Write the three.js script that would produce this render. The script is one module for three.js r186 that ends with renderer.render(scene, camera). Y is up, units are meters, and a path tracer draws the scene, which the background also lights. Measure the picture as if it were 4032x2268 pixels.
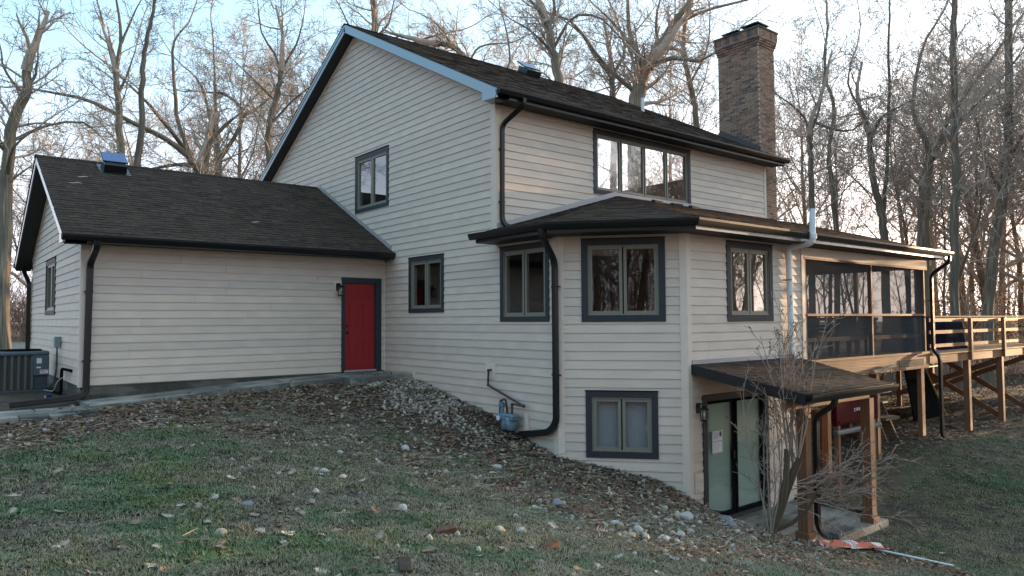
import * as THREE from 'three';
import { mergeGeometries } from 'three/addons/utils/BufferGeometryUtils.js';
import { RoundedBoxGeometry } from 'three/addons/geometries/RoundedBoxGeometry.js';
import { FontLoader } from 'three/addons/loaders/FontLoader.js';
import { TextGeometry } from 'three/addons/geometries/TextGeometry.js';

// ---------------------------------------------------------------- camera, sky, sun, exposure
const scene = new THREE.Scene();
const camera = new THREE.PerspectiveCamera(43.28, 1024 / 576, 0.1, 1500);
camera.rotation.order = 'YXZ';
camera.rotation.set(0.04385, -0.68179, -0.00588);
camera.position.set(-8.7265, 1.1837, 15.6638);
scene.add(camera);

const renderer = new THREE.WebGLRenderer({ antialias: true });
renderer.toneMapping = THREE.LinearToneMapping;
renderer.toneMappingExposure = 2.85;
renderer.shadowMap.enabled = true;

const SUN = new THREE.Vector3(0.9925, 0.048, 0.115).normalize();   // low evening sun beyond the right of the frame
{
  const w = 512, h = 256, d = new Float32Array(w * h * 4), v = new THREE.Vector3();
  const ss = (a, b, x) => { const t = Math.min(1, Math.max(0, (x - a) / (b - a))); return t * t * (3 - 2 * t); };
  const mix = (a, b, t) => a + (b - a) * t;
  for (let j = 0; j < h; j++) for (let i = 0; i < w; i++) {
    const el = ((j + 0.5) / h - 0.5) * Math.PI, az = ((i + 0.5) / w - 0.5) * Math.PI * 2;
    v.set(Math.cos(az) * Math.cos(el), Math.sin(el), Math.sin(az) * Math.cos(el));
    const g = Math.acos(Math.min(1, Math.max(-1, v.dot(SUN)))) / Math.PI;      // 0 at the sun, 1 opposite
    const e = Math.max(0, Math.sin(el));
    const t1 = ss(0, 0.36, e), t2 = ss(0.35, 1, e);
    const o = (j * w + i) * 4;
    const near = Math.exp(-g * 4.0), low = Math.exp(-e * 5);
    const base = [[0.56, 0.58, 0.65], [0.115, 0.30, 0.44], [0.185, 0.32, 0.43]];
    const glow = [1.35 * near, 1.08 * near, 0.88 * near];
    const warm = [0.75, 0.36, 0.06];
    const blush = [0.10, 0.0, 0.0];
    for (let c = 0; c < 3; c++) {
      let s = mix(mix(base[0][c], base[1][c], t1), base[2][c], t2);
      s += glow[c] * (0.35 + 0.65 * Math.exp(-e * 2.2)) + warm[c] * Math.exp(-g * 9) * low * 2.2 + blush[c] * low * ss(0.4, 1, g);
      if (el < 0) s *= 0.55;
      d[o + c] = s * 1.0;
    }
    d[o + 3] = 1;
  }
  const t = new THREE.DataTexture(d, w, h, THREE.RGBAFormat, THREE.FloatType);
  t.mapping = THREE.EquirectangularReflectionMapping;
  t.magFilter = t.minFilter = THREE.LinearFilter; t.wrapS = THREE.RepeatWrapping; t.needsUpdate = true;
  scene.background = t; scene.environment = t;
  scene.backgroundIntensity = 1; scene.environmentIntensity = 1;
}
const sun = new THREE.DirectionalLight(new THREE.Color().setRGB(1.0, 0.68, 0.40), 4.6);
sun.position.copy(SUN).multiplyScalar(90).add(new THREE.Vector3(4, 0, 4));
sun.target.position.set(4, 0, 4); scene.add(sun, sun.target);
sun.castShadow = true; sun.shadow.mapSize.set(4096, 4096); sun.shadow.bias = -0.0004; sun.shadow.radius = 1;
Object.assign(sun.shadow.camera, { left: -45, right: 45, top: 25, bottom: -25, near: 1, far: 220 });

// ---------------------------------------------------------------- helpers
const V3 = (x, y, z) => new THREE.Vector3(x, y, z);
function rngOf(seed) { let a = seed >>> 0; return () => { a = (a + 0x6D2B79F5) | 0; let t = Math.imul(a ^ (a >>> 15), 1 | a); t = (t + Math.imul(t ^ (t >>> 7), 61 | t)) ^ t; return ((t ^ (t >>> 14)) >>> 0) / 4294967296; }; }
const R0 = rngOf(11);
const rr = (a, b, r = R0) => a + (b - a) * r();
const clamp = (x, a, b) => Math.min(b, Math.max(a, x));
const sstep = (a, b, x) => { const t = clamp((x - a) / (b - a), 0, 1); return t * t * (3 - 2 * t); };
function hash2(x, y, s) { let h = Math.imul(x | 0, 374761393) + Math.imul(y | 0, 668265263) + Math.imul(s | 0, 982451653); h = Math.imul(h ^ (h >>> 13), 1274126177); return ((h ^ (h >>> 16)) >>> 0) / 4294967296; }
function vnoise(x, y, s = 0, per = 0) {   // value noise, periodic when per > 0
  const xi = Math.floor(x), yi = Math.floor(y), fx = x - xi, fy = y - yi;
  const w = (a) => per ? ((a % per) + per) % per : a;
  const u = fx * fx * (3 - 2 * fx), v = fy * fy * (3 - 2 * fy);
  const a = hash2(w(xi), w(yi), s), b = hash2(w(xi + 1), w(yi), s), c = hash2(w(xi), w(yi + 1), s), d = hash2(w(xi + 1), w(yi + 1), s);
  return a + (b - a) * u + (c - a) * v + (a - b - c + d) * u * v;
}
function fbm(x, y, oct = 4, s = 0, per = 0) { let a = 0, k = 0.5, n = 0; for (let i = 0; i < oct; i++) { a += k * vnoise(x, y, s + i * 7, per); n += k; x *= 2; y *= 2; per *= 2; k *= 0.5; } return a / n; }
const used = {};
function numbered(n) { used[n] = (used[n] || 0) + 1; return used[n] === 1 ? n : n + '_' + String(used[n] - 1).padStart(3, '0'); }
function shade(o) { o.traverse(m => { if (m.isMesh) { m.castShadow = true; m.receiveShadow = true; } }); return o; }
function part(name, geo, m, parent, label) { const o = new THREE.Mesh(geo, m); o.name = name; o.castShadow = o.receiveShadow = true; if (label) o.userData.label = label; parent.add(o); return o; }
function tag(o, label, category, group, kind) { if (label) o.userData.label = label; if (category) o.userData.category = category; if (group) o.userData.group = group; if (kind) o.userData.kind = kind; return o; }
function thing(name, label, category, group, pos, turn = 0) { const o = new THREE.Group(); o.name = numbered(name); if (pos) o.position.copy(pos); o.rotation.y = turn; scene.add(o); return tag(o, label, category, group); }
function single(name, geo, m, label, category, group, kind) { const o = part(numbered(name), geo, m, scene); return tag(o, label, category, group, kind); }
function lin(r, g, b) { return new THREE.Color().setRGB(r, g, b); }

// uv in metres by the face's dominant direction; geometry becomes non-indexed
function triUV(g0, off = 0) {
  const g = g0.index ? g0.toNonIndexed() : g0; const p = g.attributes.position; if (!g.attributes.normal) g.computeVertexNormals();
  const uv = new Float32Array(p.count * 2), a = V3(), b = V3(), c = V3(), n = V3();
  for (let i = 0; i < p.count; i += 3) {
    a.fromBufferAttribute(p, i); b.fromBufferAttribute(p, i + 1); c.fromBufferAttribute(p, i + 2);
    n.copy(b).sub(a).cross(c.clone().sub(a));
    const x = Math.abs(n.x), y = Math.abs(n.y), z = Math.abs(n.z);
    [a, b, c].forEach((q, k) => { let u, v; if (y >= x && y >= z) { u = q.x; v = q.z; } else if (x >= z) { u = q.z; v = q.y; } else { u = q.x; v = q.y; } uv[(i + k) * 2] = u + off; uv[(i + k) * 2 + 1] = v + off * 0.37; });
  }
  g.setAttribute('uv', new THREE.BufferAttribute(uv, 2)); return g;
}
function box(x0, x1, y0, y1, z0, z1) { const g = new THREE.BoxGeometry(x1 - x0, y1 - y0, z1 - z0); g.translate((x0 + x1) / 2, (y0 + y1) / 2, (z0 + z1) / 2); return triUV(g); }
function rbox(x0, x1, y0, y1, z0, z1, r = 0.01, seg = 1) { const g = new RoundedBoxGeometry(x1 - x0, y1 - y0, z1 - z0, seg, r); g.translate((x0 + x1) / 2, (y0 + y1) / 2, (z0 + z1) / 2); return triUV(g); }
function merge(list) { return mergeGeometries(list.map(g => { const h = g.index ? g.toNonIndexed() : g; for (const k of Object.keys(h.attributes)) if (!['position', 'normal', 'uv'].includes(k)) h.deleteAttribute(k); return h; }), false); }
// eight corners -> closed hexahedron (a b c d bottom/front loop, e f g h the opposite loop)
function hexa(P) {
  const F = [[0, 1, 2, 3], [7, 6, 5, 4], [0, 4, 5, 1], [1, 5, 6, 2], [2, 6, 7, 3], [3, 7, 4, 0]], pos = [];
  for (const f of F) for (const i of [0, 1, 2, 0, 2, 3]) pos.push(P[f[i]].x, P[f[i]].y, P[f[i]].z);
  const g = new THREE.BufferGeometry(); g.setAttribute('position', new THREE.Float32BufferAttribute(pos, 3)); g.computeVertexNormals(); return g;
}
// a bar of rectangular section between two points; up gives the direction of its height
function bar(a, b, w, h, up = V3(0, 1, 0)) {
  const t = b.clone().sub(a).normalize(); let s = t.clone().cross(up); if (s.lengthSq() < 1e-6) s = t.clone().cross(V3(1, 0, 0)); s.normalize();
  const u = s.clone().cross(t).normalize(); s.multiplyScalar(w / 2); u.multiplyScalar(h / 2);
  const q = (p, i, j) => p.clone().addScaledVector(s, i).addScaledVector(u, j);
  return triUV(hexa([q(a, -1, -1), q(a, -1, 1), q(a, 1, 1), q(a, 1, -1), q(b, -1, -1), q(b, -1, 1), q(b, 1, 1), q(b, 1, -1)].map(v => v)));
}
function sweepTube(pts, rad, sides = 8, cap = true) {   // round tube along points, rad number or array
  const n = pts.length, pos = [], nor = [], uv = [], idx = []; let N = null, len = 0;
  for (let i = 0; i < n; i++) {
    const t = pts[Math.min(n - 1, i + 1)].clone().sub(pts[Math.max(0, i - 1)]).normalize();
    if (!N) { N = Math.abs(t.y) < 0.9 ? V3(0, 1, 0) : V3(1, 0, 0); }
    N = N.clone().addScaledVector(t, -N.dot(t)).normalize(); const B = t.clone().cross(N); const r = Array.isArray(rad) ? rad[i] : rad;
    if (i) len += pts[i].distanceTo(pts[i - 1]);
    for (let k = 0; k <= sides; k++) { const a = k / sides * Math.PI * 2, c = Math.cos(a), s = Math.sin(a); const d = N.clone().multiplyScalar(c).addScaledVector(B, s); pos.push(pts[i].x + d.x * r, pts[i].y + d.y * r, pts[i].z + d.z * r); nor.push(d.x, d.y, d.z); uv.push(k / sides * Math.PI * 2 * r, len); }
    if (i) for (let k = 0; k < sides; k++) { const a = (i - 1) * (sides + 1) + k, b = a + sides + 1; idx.push(a, a + 1, b, b, a + 1, b + 1); }
  }
  if (cap) for (const [i, f] of [[0, -1], [n - 1, 1]]) {
    const t = pts[Math.min(n - 1, i + 1)].clone().sub(pts[Math.max(0, i - 1)]).normalize().multiplyScalar(f), c = pos.length / 3;
    pos.push(pts[i].x, pts[i].y, pts[i].z); nor.push(t.x, t.y, t.z); uv.push(0, 0);
    for (let k = 0; k <= sides; k++) { const o = (i * (sides + 1) + k) * 3; pos.push(pos[o], pos[o + 1], pos[o + 2]); nor.push(t.x, t.y, t.z); uv.push(0, 0); }
    for (let k = 0; k < sides; k++) f > 0 ? idx.push(c, c + 1 + k, c + 2 + k) : idx.push(c, c + 2 + k, c + 1 + k);
  }
  const g = new THREE.BufferGeometry(); g.setAttribute('position', new THREE.Float32BufferAttribute(pos, 3)); g.setAttribute('normal', new THREE.Float32BufferAttribute(nor, 3)); g.setAttribute('uv', new THREE.Float32BufferAttribute(uv, 2)); g.setIndex(idx); return g;
}
// sweep a closed 2-D profile [[side, up], ...] along points; up is fixed
function sweepProfile(pts, prof, up = V3(0, 1, 0)) {
  const n = pts.length, rings = [];
  for (let i = 0; i < n; i++) {
    const t0 = i ? pts[i].clone().sub(pts[i - 1]).normalize() : null, t1 = i < n - 1 ? pts[i + 1].clone().sub(pts[i]).normalize() : null;
    const t = (t0 && t1) ? t0.clone().add(t1).normalize() : (t0 || t1).clone();
    const s = t.clone().cross(up).normalize(), u = s.clone().cross(t).normalize();
    let k = 1; if (t0 && t1) { const c = t0.clone().cross(up).normalize().dot(s); k = 1 / Math.max(0.4, c); }
    rings.push(prof.map(([a, b]) => pts[i].clone().addScaledVector(s, a * k).addScaledVector(u, b)));
  }
  const pos = [], m = prof.length, quad = (a, b, c, d) => { for (const q of [a, b, c, a, c, d]) pos.push(q.x, q.y, q.z); };
  for (let i = 0; i < n - 1; i++) for (let k = 0; k < m; k++) { const l = (k + 1) % m; quad(rings[i][k], rings[i][l], rings[i + 1][l], rings[i + 1][k]); }
  const tris = THREE.ShapeUtils.triangulateShape(prof.map(q => new THREE.Vector2(q[0], q[1])), []);
  for (const [a, b, c] of tris) { for (const q of [a, c, b]) pos.push(rings[0][q].x, rings[0][q].y, rings[0][q].z); for (const q of [a, b, c]) pos.push(rings[n - 1][q].x, rings[n - 1][q].y, rings[n - 1][q].z); }
  const g = new THREE.BufferGeometry(); g.setAttribute('position', new THREE.Float32BufferAttribute(pos, 3)); g.computeVertexNormals(); return triUV(g);
}
const rectProf = (w, h, r = 0.012) => [[-w / 2 + r, -h / 2], [w / 2 - r, -h / 2], [w / 2, -h / 2 + r], [w / 2, h / 2 - r], [w / 2 - r, h / 2], [-w / 2 + r, h / 2], [-w / 2, h / 2 - r], [-w / 2, -h / 2 + r]];
function rounded(pts, rad = 0.12, seg = 5) {   // round the corners of a polyline
  const out = [pts[0]];
  for (let i = 1; i < pts.length - 1; i++) {
    const a = pts[i - 1].clone().sub(pts[i]), b = pts[i + 1].clone().sub(pts[i]); const r = Math.min(rad, a.length() * 0.45, b.length() * 0.45); a.setLength(r); b.setLength(r);
    const A = pts[i].clone().add(a), B = pts[i].clone().add(b);
    for (let k = 0; k <= seg; k++) { const t = k / seg; out.push(A.clone().multiplyScalar((1 - t) * (1 - t)).addScaledVector(pts[i], 2 * t * (1 - t)).addScaledVector(B, t * t)); }
  }
  out.push(pts[pts.length - 1]); return out;
}
// downspout: rectangular pipe with parallel-transported section
function pipeRect(pts, w, h, ref) {
  const n = pts.length, rings = []; let N = ref.clone();
  for (let i = 0; i < n; i++) {
    const t = pts[Math.min(n - 1, i + 1)].clone().sub(pts[Math.max(0, i - 1)]).normalize(); N = N.clone().addScaledVector(t, -N.dot(t)).normalize(); const B = t.clone().cross(N).normalize();
    const prof = []; const c = 0.22;   // rounded rectangle with shallow flutes
    for (const [x, y] of [[-1, -1 + c], [-1 + c, -1], [-0.25, -1], [-0.2, -0.9], [0.2, -0.9], [0.25, -1], [1 - c, -1], [1, -1 + c], [1, 1 - c], [1 - c, 1], [0.25, 1], [0.2, 0.9], [-0.2, 0.9], [-0.25, 1], [-1 + c, 1], [-1, 1 - c]]) prof.push(pts[i].clone().addScaledVector(B, x * w / 2).addScaledVector(N, y * h / 2));
    rings.push(prof);
  }
  const pos = [], m = 16, quad = (a, b, c, d) => { for (const q of [a, b, c, a, c, d]) pos.push(q.x, q.y, q.z); };
  for (let i = 0; i < n - 1; i++) for (let k = 0; k < m; k++) { const l = (k + 1) % m; quad(rings[i][k], rings[i][l], rings[i + 1][l], rings[i + 1][k]); }
  const g = new THREE.BufferGeometry(); g.setAttribute('position', new THREE.Float32BufferAttribute(pos, 3)); g.computeVertexNormals(); return triUV(g);
}

// ---------------------------------------------------------------- textures and materials
function tex(size, fn, repeat = 1, srgb = true) {
  const d = new Uint8Array(size * size * 4);
  for (let j = 0; j < size; j++) for (let i = 0; i < size; i++) { const c = fn(i / size, j / size); const o = (j * size + i) * 4; for (let k = 0; k < 3; k++) d[o + k] = clamp(Math.round((Array.isArray(c) ? c[k] : c) * 255), 0, 255); d[o + 3] = 255; }
  const t = new THREE.DataTexture(d, size, size, THREE.RGBAFormat); t.wrapS = t.wrapT = THREE.RepeatWrapping; t.magFilter = THREE.LinearFilter; t.minFilter = THREE.LinearMipmapLinearFilter; t.generateMipmaps = true; t.repeat.set(Array.isArray(repeat) ? repeat[0] : repeat, Array.isArray(repeat) ? repeat[1] : repeat); if (srgb) t.colorSpace = THREE.SRGBColorSpace; t.needsUpdate = true; return t;
}
const T = {};
T.grain = tex(256, (u, v) => 0.92 + 0.08 * fbm(u * 6, v * 60, 3, 3, 6) - 0.06 * Math.pow(fbm(u * 4, v * 4, 3, 9, 4), 2), [0.6, 1.6]);
T.grainB = tex(256, (u, v) => fbm(u * 5, v * 70, 3, 31, 5), [0.8, 1.6], false);
T.rough = tex(256, (u, v) => 0.7 + 0.3 * fbm(u * 40, v * 40, 3, 5, 40), 1.5);
T.roughB = tex(256, (u, v) => fbm(u * 50, v * 50, 3, 15, 50), 1.5, false);
T.granule = tex(256, (u, v) => { const n = fbm(u * 64, v * 64, 2, 21, 64), m = fbm(u * 7, v * 7, 3, 22, 7); const k = 0.5 + 0.5 * n * 1.0 + 0.25 * (m - 0.5); return [k, k * 0.98, k * 0.97]; }, 1.2);
T.concrete = tex(512, (u, v) => { const a = fbm(u * 5, v * 5, 5, 40, 5), b = fbm(u * 60, v * 60, 2, 41, 60), s = sstep(0.52, 0.72, fbm(u * 3, v * 9, 4, 45, 3)); const k = 0.62 + 0.35 * a + 0.12 * (b - 0.5) - 0.22 * s; return [k, k * 0.985, k * 0.955]; }, 0.5);
T.concreteB = tex(256, (u, v) => 0.6 * fbm(u * 30, v * 30, 3, 48, 30) + 0.4 * fbm(u * 6, v * 6, 3, 49, 6), 0.8, false);
T.wood = tex(512, (u, v) => { const w = fbm(u * 5, v * 60 + 3 * fbm(u * 3, v * 3, 2, 61, 3), 4, 60, 5), p = sstep(0.5, 0.75, fbm(u * 4, v * 7, 4, 66, 4)); const k = 0.55 + 0.45 * w; return [k, k * (0.98 + 0.04 * p), k * (0.95 + 0.1 * p)]; }, [0.5, 1.2]);
T.woodV = tex(512, (v, u) => { const w = fbm(u * 5, v * 60 + 3 * fbm(u * 3, v * 3, 2, 61, 3), 4, 60, 5), p = sstep(0.5, 0.75, fbm(u * 4, v * 7, 4, 66, 4)); const k = 0.68 + 0.32 * w; return [k, k * (0.98 + 0.04 * p), k * (0.95 + 0.1 * p)]; }, [1.2, 0.5]);
T.brick = tex(256, (u, v) => { const a = fbm(u * 12, v * 12, 4, 70, 12), b = fbm(u * 50, v * 50, 2, 71, 50); const k = 0.6 + 0.4 * a + 0.2 * (b - 0.5); return [k, k * 0.97, k * 0.93]; }, 2.2);
T.bark = tex(256, (u, v) => { const f = fbm(u * 14, v * 4, 4, 80, 14), g = fbm(u * 40, v * 14, 2, 83, 40); const k = 0.42 + 0.55 * f + 0.2 * (g - 0.5); return [k, k * 0.98, k * 0.94]; }, [1.2, 0.5]);
T.barkB = tex(256, (u, v) => fbm(u * 14, v * 4, 4, 80, 14), [1.2, 0.5], false);
T.soil = tex(512, (u, v) => { const a = fbm(u * 9, v * 9, 5, 90, 9), b = fbm(u * 70, v * 70, 2, 94, 70); const k = 0.5 + 0.4 * a + 0.5 * (b - 0.5); return [k, k * 0.98, k * 0.95]; }, 0.55);
T.soilB = tex(512, (u, v) => 0.5 * fbm(u * 60, v * 60, 3, 97, 60) + 0.5 * fbm(u * 12, v * 12, 3, 98, 12), 0.55, false);

const std = (c, o = {}) => new THREE.MeshStandardMaterial({ color: Array.isArray(c) ? lin(...c) : c, roughness: 0.75, ...o });
const phy = (c, o = {}) => new THREE.MeshPhysicalMaterial({ color: Array.isArray(c) ? lin(...c) : c, roughness: 0.5, ...o });
const M = {};
M.siding = [0.98, 1.04, 0.95, 1.01].map((k, i) => std([0.70 * k, 0.572 * k, 0.475 * k * (i === 2 ? 1.02 : 1)], { roughness: 0.62, map: T.grain }));
M.corner = std([0.70, 0.572, 0.475], { roughness: 0.72, bumpMap: T.roughB, bumpScale: 0.0025 });
M.sheath = std([0.3, 0.27, 0.25], { roughness: 0.9 });
M.inside = std([0.10, 0.095, 0.09], { roughness: 0.95 });
M.casing = std([0.030, 0.034, 0.045], { roughness: 0.6, map: T.rough, bumpMap: T.roughB, bumpScale: 0.003 });
M.sash = std([0.20, 0.185, 0.145], { roughness: 0.45 });
M.glassSky = phy([1, 1, 1], { roughness: 0.0, transmission: 1, thickness: 0, ior: 2.6 });
M.glass = phy([1, 1, 1], { roughness: 0.0, transmission: 1, thickness: 0, ior: 1.6 });
M.metal = phy([0.010, 0.0105, 0.012], { roughness: 0.32, specularIntensity: 0.8 });
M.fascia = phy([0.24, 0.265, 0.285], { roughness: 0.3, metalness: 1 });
M.fasciaLit = M.fascia;  // sunward eave run only: brighter metal than its neighbours stands in for sun sheen
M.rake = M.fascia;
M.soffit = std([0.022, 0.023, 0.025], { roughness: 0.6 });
M.roofbase = std([0.05, 0.042, 0.037], { roughness: 0.95, map: T.granule });
M.shingle = [[0.112, 0.080, 0.063], [0.096, 0.071, 0.058], [0.130, 0.092, 0.071], [0.080, 0.061, 0.052], [0.106, 0.080, 0.066], [0.146, 0.105, 0.082]].map(c => phy(c, { roughness: 0.95, map: T.granule, specularIntensity: 0.2 }));
M.shingleV = phy([1, 1, 1], { roughness: 0.95, specularIntensity: 0.2, map: T.granule, vertexColors: true });
M.flash = std([0.40, 0.36, 0.36], { roughness: 0.45, metalness: 0.2 });
M.concrete = std([0.46, 0.44, 0.41], { roughness: 0.9, map: T.concrete, bumpMap: T.concreteB, bumpScale: 0.006 });
M.concreteD = std([0.20, 0.19, 0.175], { roughness: 0.92, map: T.concrete, bumpMap: T.concreteB, bumpScale: 0.008 });
M.door = std([0.30, 0.009, 0.012], { roughness: 0.42 });
M.black = phy([0.011, 0.011, 0.012], { roughness: 0.7, specularIntensity: 0 });
M.brass = std([0.03, 0.026, 0.022], { roughness: 0.4, metalness: 0.6 });
M.white = std([0.72, 0.73, 0.76], { roughness: 0.65 });
M.wood = [[0.40, 0.195, 0.095], [0.35, 0.165, 0.082], [0.45, 0.225, 0.11]].map(c => std(c, { roughness: 0.72, map: T.wood }));
M.post = std([0.29, 0.145, 0.082], { roughness: 0.72, map: T.woodV });
M.postOld = M.post;
M.braceWood = M.wood[1];
M.woodOld = [[0.25, 0.17, 0.11], [0.21, 0.145, 0.1], [0.29, 0.2, 0.125]].map(c => std(c, { roughness: 0.85, map: T.wood }));
M.bark = std([0.44, 0.365, 0.295], { roughness: 0.95, map: T.bark, bumpMap: T.barkB, bumpScale: 0.03 });
M.barkDark = std([0.36, 0.30, 0.25], { roughness: 0.95, map: T.bark, bumpMap: T.barkB, bumpScale: 0.03 });
M.barkGrey = std([0.48, 0.405, 0.33], { roughness: 0.95, map: T.bark, bumpMap: T.barkB, bumpScale: 0.025 });
M.twig = std([0.43, 0.345, 0.28], { roughness: 0.9 });
M.twigGrey = std([0.44, 0.35, 0.285], { roughness: 0.9 });

// ---------------------------------------------------------------- the lie of the land
const E = 0.1578, ZC = 4.416, ZB = 6.198, BX = 1.437, BZ = 1.6855, ZS = 7.8837, GX = -6.42, GZ = -7.79, RZ = -1.594, EX = 9.6, HZ = -7.6;
const CP = [[-9, 1.9, -.46], [-6.4, 1.35, -.36], [-4.5, 1.25, -.27], [-2.5, 1.3, -.2], [-.8, 1.6, -.22], [0, 1.46, -.19], [0, 2.14, -.29], [0, 2.96, -.42], [0, 3.4, -.52], [0, 4.2, -.62], [0, 5, -.92], [0, 5.7, -1.09], [0, 6.18, -1.21],
  [.34, 6.6, -1.33], [.81, 7.15, -1.47], [1.23, 7.64, -1.64], [1.44, 7.88, -1.81], [1.35, 9.35, -2.08], [1.75, 8.15, -2.2], [2.2, 8.5, -2.38], [2.2, 9.55, -2.38], [4.4, 9.65, -2.5], [5, 8.2, -2.42], [8, 8.2, -2.2], [11.1, 7.9, -1.87], [13.9, 7.9, -1.97], [16.6, 7.9, -1.95], [20, 8, -1.95],
  [8, 5, -1.9], [12, 3, -1.6], [18, 2, -1.6], [26, -6, -1.5], [20, -20, -1.2], [9, -9, -.6], [-1, -9, -.25], [-8, -9, -.22], [-8, -3, -.3], [-15, -5, -.3], [-15, -30, -.15], [0, -30, -.3],
  [-8.7, 15.7, -.45], [-12, 10, -.42], [-9, 10, -.46], [-11, 4, -.46], [-4, 10, -.95], [-4, 6, -.62], [-4, 3.5, -.42], [-1.2, 4.6, -.85], [-1.5, 7.5, -1.25], [0, 9, -1.72], [1, 11, -2.15], [2.5, 11, -2.45], [3, 14, -2.75], [-2, 13, -1.55], [-5, 14, -.95], [8, 12, -2.6], [14, 12, -2.35], [20, 14, -2.4], [30, 10, -2.2], [0, 20, -2.1], [10, 22, -2.9], [-10, 24, -.8], [-22, 15, -.4], [-22, 30, -.7], [25, 30, -2.8]];
const TPS = (() => {
  const n = CP.length, m = n + 3, A = []; const U = r2 => r2 > 0 ? r2 * Math.log(r2) : 0;
  for (let i = 0; i < m; i++) A.push(new Float64Array(m + 1));
  for (let i = 0; i < n; i++) { for (let j = 0; j < n; j++) A[i][j] = U((CP[i][0] - CP[j][0]) ** 2 + (CP[i][1] - CP[j][1]) ** 2) + (i === j ? 0.6 : 0); A[i][n] = A[n][i] = 1; A[i][n + 1] = A[n + 1][i] = CP[i][0]; A[i][n + 2] = A[n + 2][i] = CP[i][1]; A[i][m] = CP[i][2]; }
  for (let c = 0; c < m; c++) { let p = c; for (let r = c + 1; r < m; r++) if (Math.abs(A[r][c]) > Math.abs(A[p][c])) p = r; [A[c], A[p]] = [A[p], A[c]]; for (let r = 0; r < m; r++) if (r !== c) { const f = A[r][c] / A[c][c]; if (f) for (let k = c; k <= m; k++) A[r][k] -= f * A[c][k]; } }
  const w = A.map((r, i) => r[m] / r[i]);
  return (x, z) => { let s = w[n] + w[n + 1] * x + w[n + 2] * z; for (let i = 0; i < n; i++) s += w[i] * U((x - CP[i][0]) ** 2 + (z - CP[i][1]) ** 2); return s; };
})();
function groundRaw(x, z) {
  const far = -0.5 + clamp(-0.02 * x - 0.012 * z, -2.2, 0.5) + 0.25 * (fbm(x * 0.03 + 9, z * 0.03, 3, 200) - 0.5);
  const k = sstep(26, 42, Math.hypot(x - 3, z - 2));
  return k >= 1 ? far : TPS(x, z) * (1 - k) + far * k;
}
const bump = (x, z) => 0.05 * (fbm(x * 0.9, z * 0.9, 3, 210) - 0.5) + 0.03 * (fbm(x * 3.2, z * 3.2, 3, 214) - 0.5);
const GN = 420, GR = 0.2, GO = -42, gridH = new Float32Array((GN + 1) * (GN + 1));
for (let j = 0; j <= GN; j++) for (let i = 0; i <= GN; i++) { const x = GO + 4 + i * GR, z = GO + 4 + j * GR; gridH[j * (GN + 1) + i] = groundRaw(x, z) + bump(x, z); }
function gh(x, z) {
  const u = (x - GO - 4) / GR, v = (z - GO - 4) / GR; if (u < 0 || v < 0 || u >= GN || v >= GN) return groundRaw(x, z) + bump(x, z);
  const i = Math.floor(u), j = Math.floor(v), a = u - i, b = v - j, o = j * (GN + 1) + i;
  return (gridH[o] * (1 - a) + gridH[o + 1] * a) * (1 - b) + (gridH[o + GN + 1] * (1 - a) + gridH[o + GN + 2] * a) * b;
}
function inHouse(x, z, m = 0) {
  if (x > GX - m && x < m && z > GZ - m && z < m) return true;
  if (x > -m && x < EX + m && z > HZ - m && z < ZC + m) return true;
  if (x > -m && x < 5.2 + m && z > ZC - m && z < ZS + m && (-0.761 * x + 0.649 * (z - ZB)) < m) return true;
  return false;
}
const onPatio = (x, z) => x > 1.75 && x < 4.9 && z > 7.85 && z < 9.75 && (x > 2.0 || z < 8.8);
const onWalk = (x, z) => (x > -6.45 && x < -1.6 && z > -0.1 && z < 1.06) || (x > -1.7 && x < 0.1 && z > 0 && z < 1.38) || (x < -6.3 && x > -9.6 && z > 0.7 && z < 1.72);
// litter bed along the house; distance beyond its edge line decides between mulch, leaves and lawn
const BED = [[-12, 5.6], [-9.5, 5.2], [-7.9, 4.6], [-6.8, 4.4], [-5.2, 3.2], [-2.7, 2.6], [-2.85, 4.2], [-2.3, 5.0], [-0.9, 6.3], [-0.9, 7.9], [-0.2, 9.7], [0.4, 10.8], [2.0, 10.9], [2.4, 10.0]];
function bedDepth(x, z, BED_ = BED) {   // > 0 inside the bed, in metres
  let best = 1e9, side = 1;
  for (let i = 0; i < BED_.length - 1; i++) {
    const [ax, az] = BED_[i], [bx, bz] = BED_[i + 1], dx = bx - ax, dz = bz - az, t = clamp(((x - ax) * dx + (z - az) * dz) / (dx * dx + dz * dz), 0, 1);
    const ex = x - ax - dx * t, ez = z - az - dz * t, d = Math.hypot(ex, ez); if (d < best) { best = d; side = (dx * (z - az) - dz * (x - ax)) < 0 ? 1 : -1; }
  }
  return best * side;
}
const BED2 = [[-13, 6], [-8, 5.0], [-5.6, 4.2], [-4.6, 6.4], [-4.0, 8.1], [-3.2, 9.7], [-2.7, 11.2], [-1.5, 13], [2.6, 12.4]];
const woods = (x, z) => { // leaf-covered floor under the trees and the deck
  let a = sstep(8.6, 7.2, z + 0.9 * (fbm(x * 0.5, z * 0.5, 3, 300) - 0.5) - 0.02 * x) * sstep(4.6, 6.0, x);
  a = Math.max(a, sstep(20, 24, x - 0.5 * (z - 8) + 3 * fbm(x * .2, z * .2, 2, 305)));
  a = Math.max(a, sstep(-46, -52, z) * sstep(20, 5, x)); a = Math.max(a, sstep(-9, -14, z) * sstep(-3, 0, x));
  a = Math.max(a, sstep(26, 32, z)); return a;
};
const fringe = (x, z) => (x < 3.4 && x > -13 && z > -1 && z < 13) ? sstep(-0.9, 1.2, bedDepth(x, z, BED2) + 1.6 * (fbm(x * 0.8, z * 0.8, 4, 312) - 0.5)) : 0;
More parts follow.
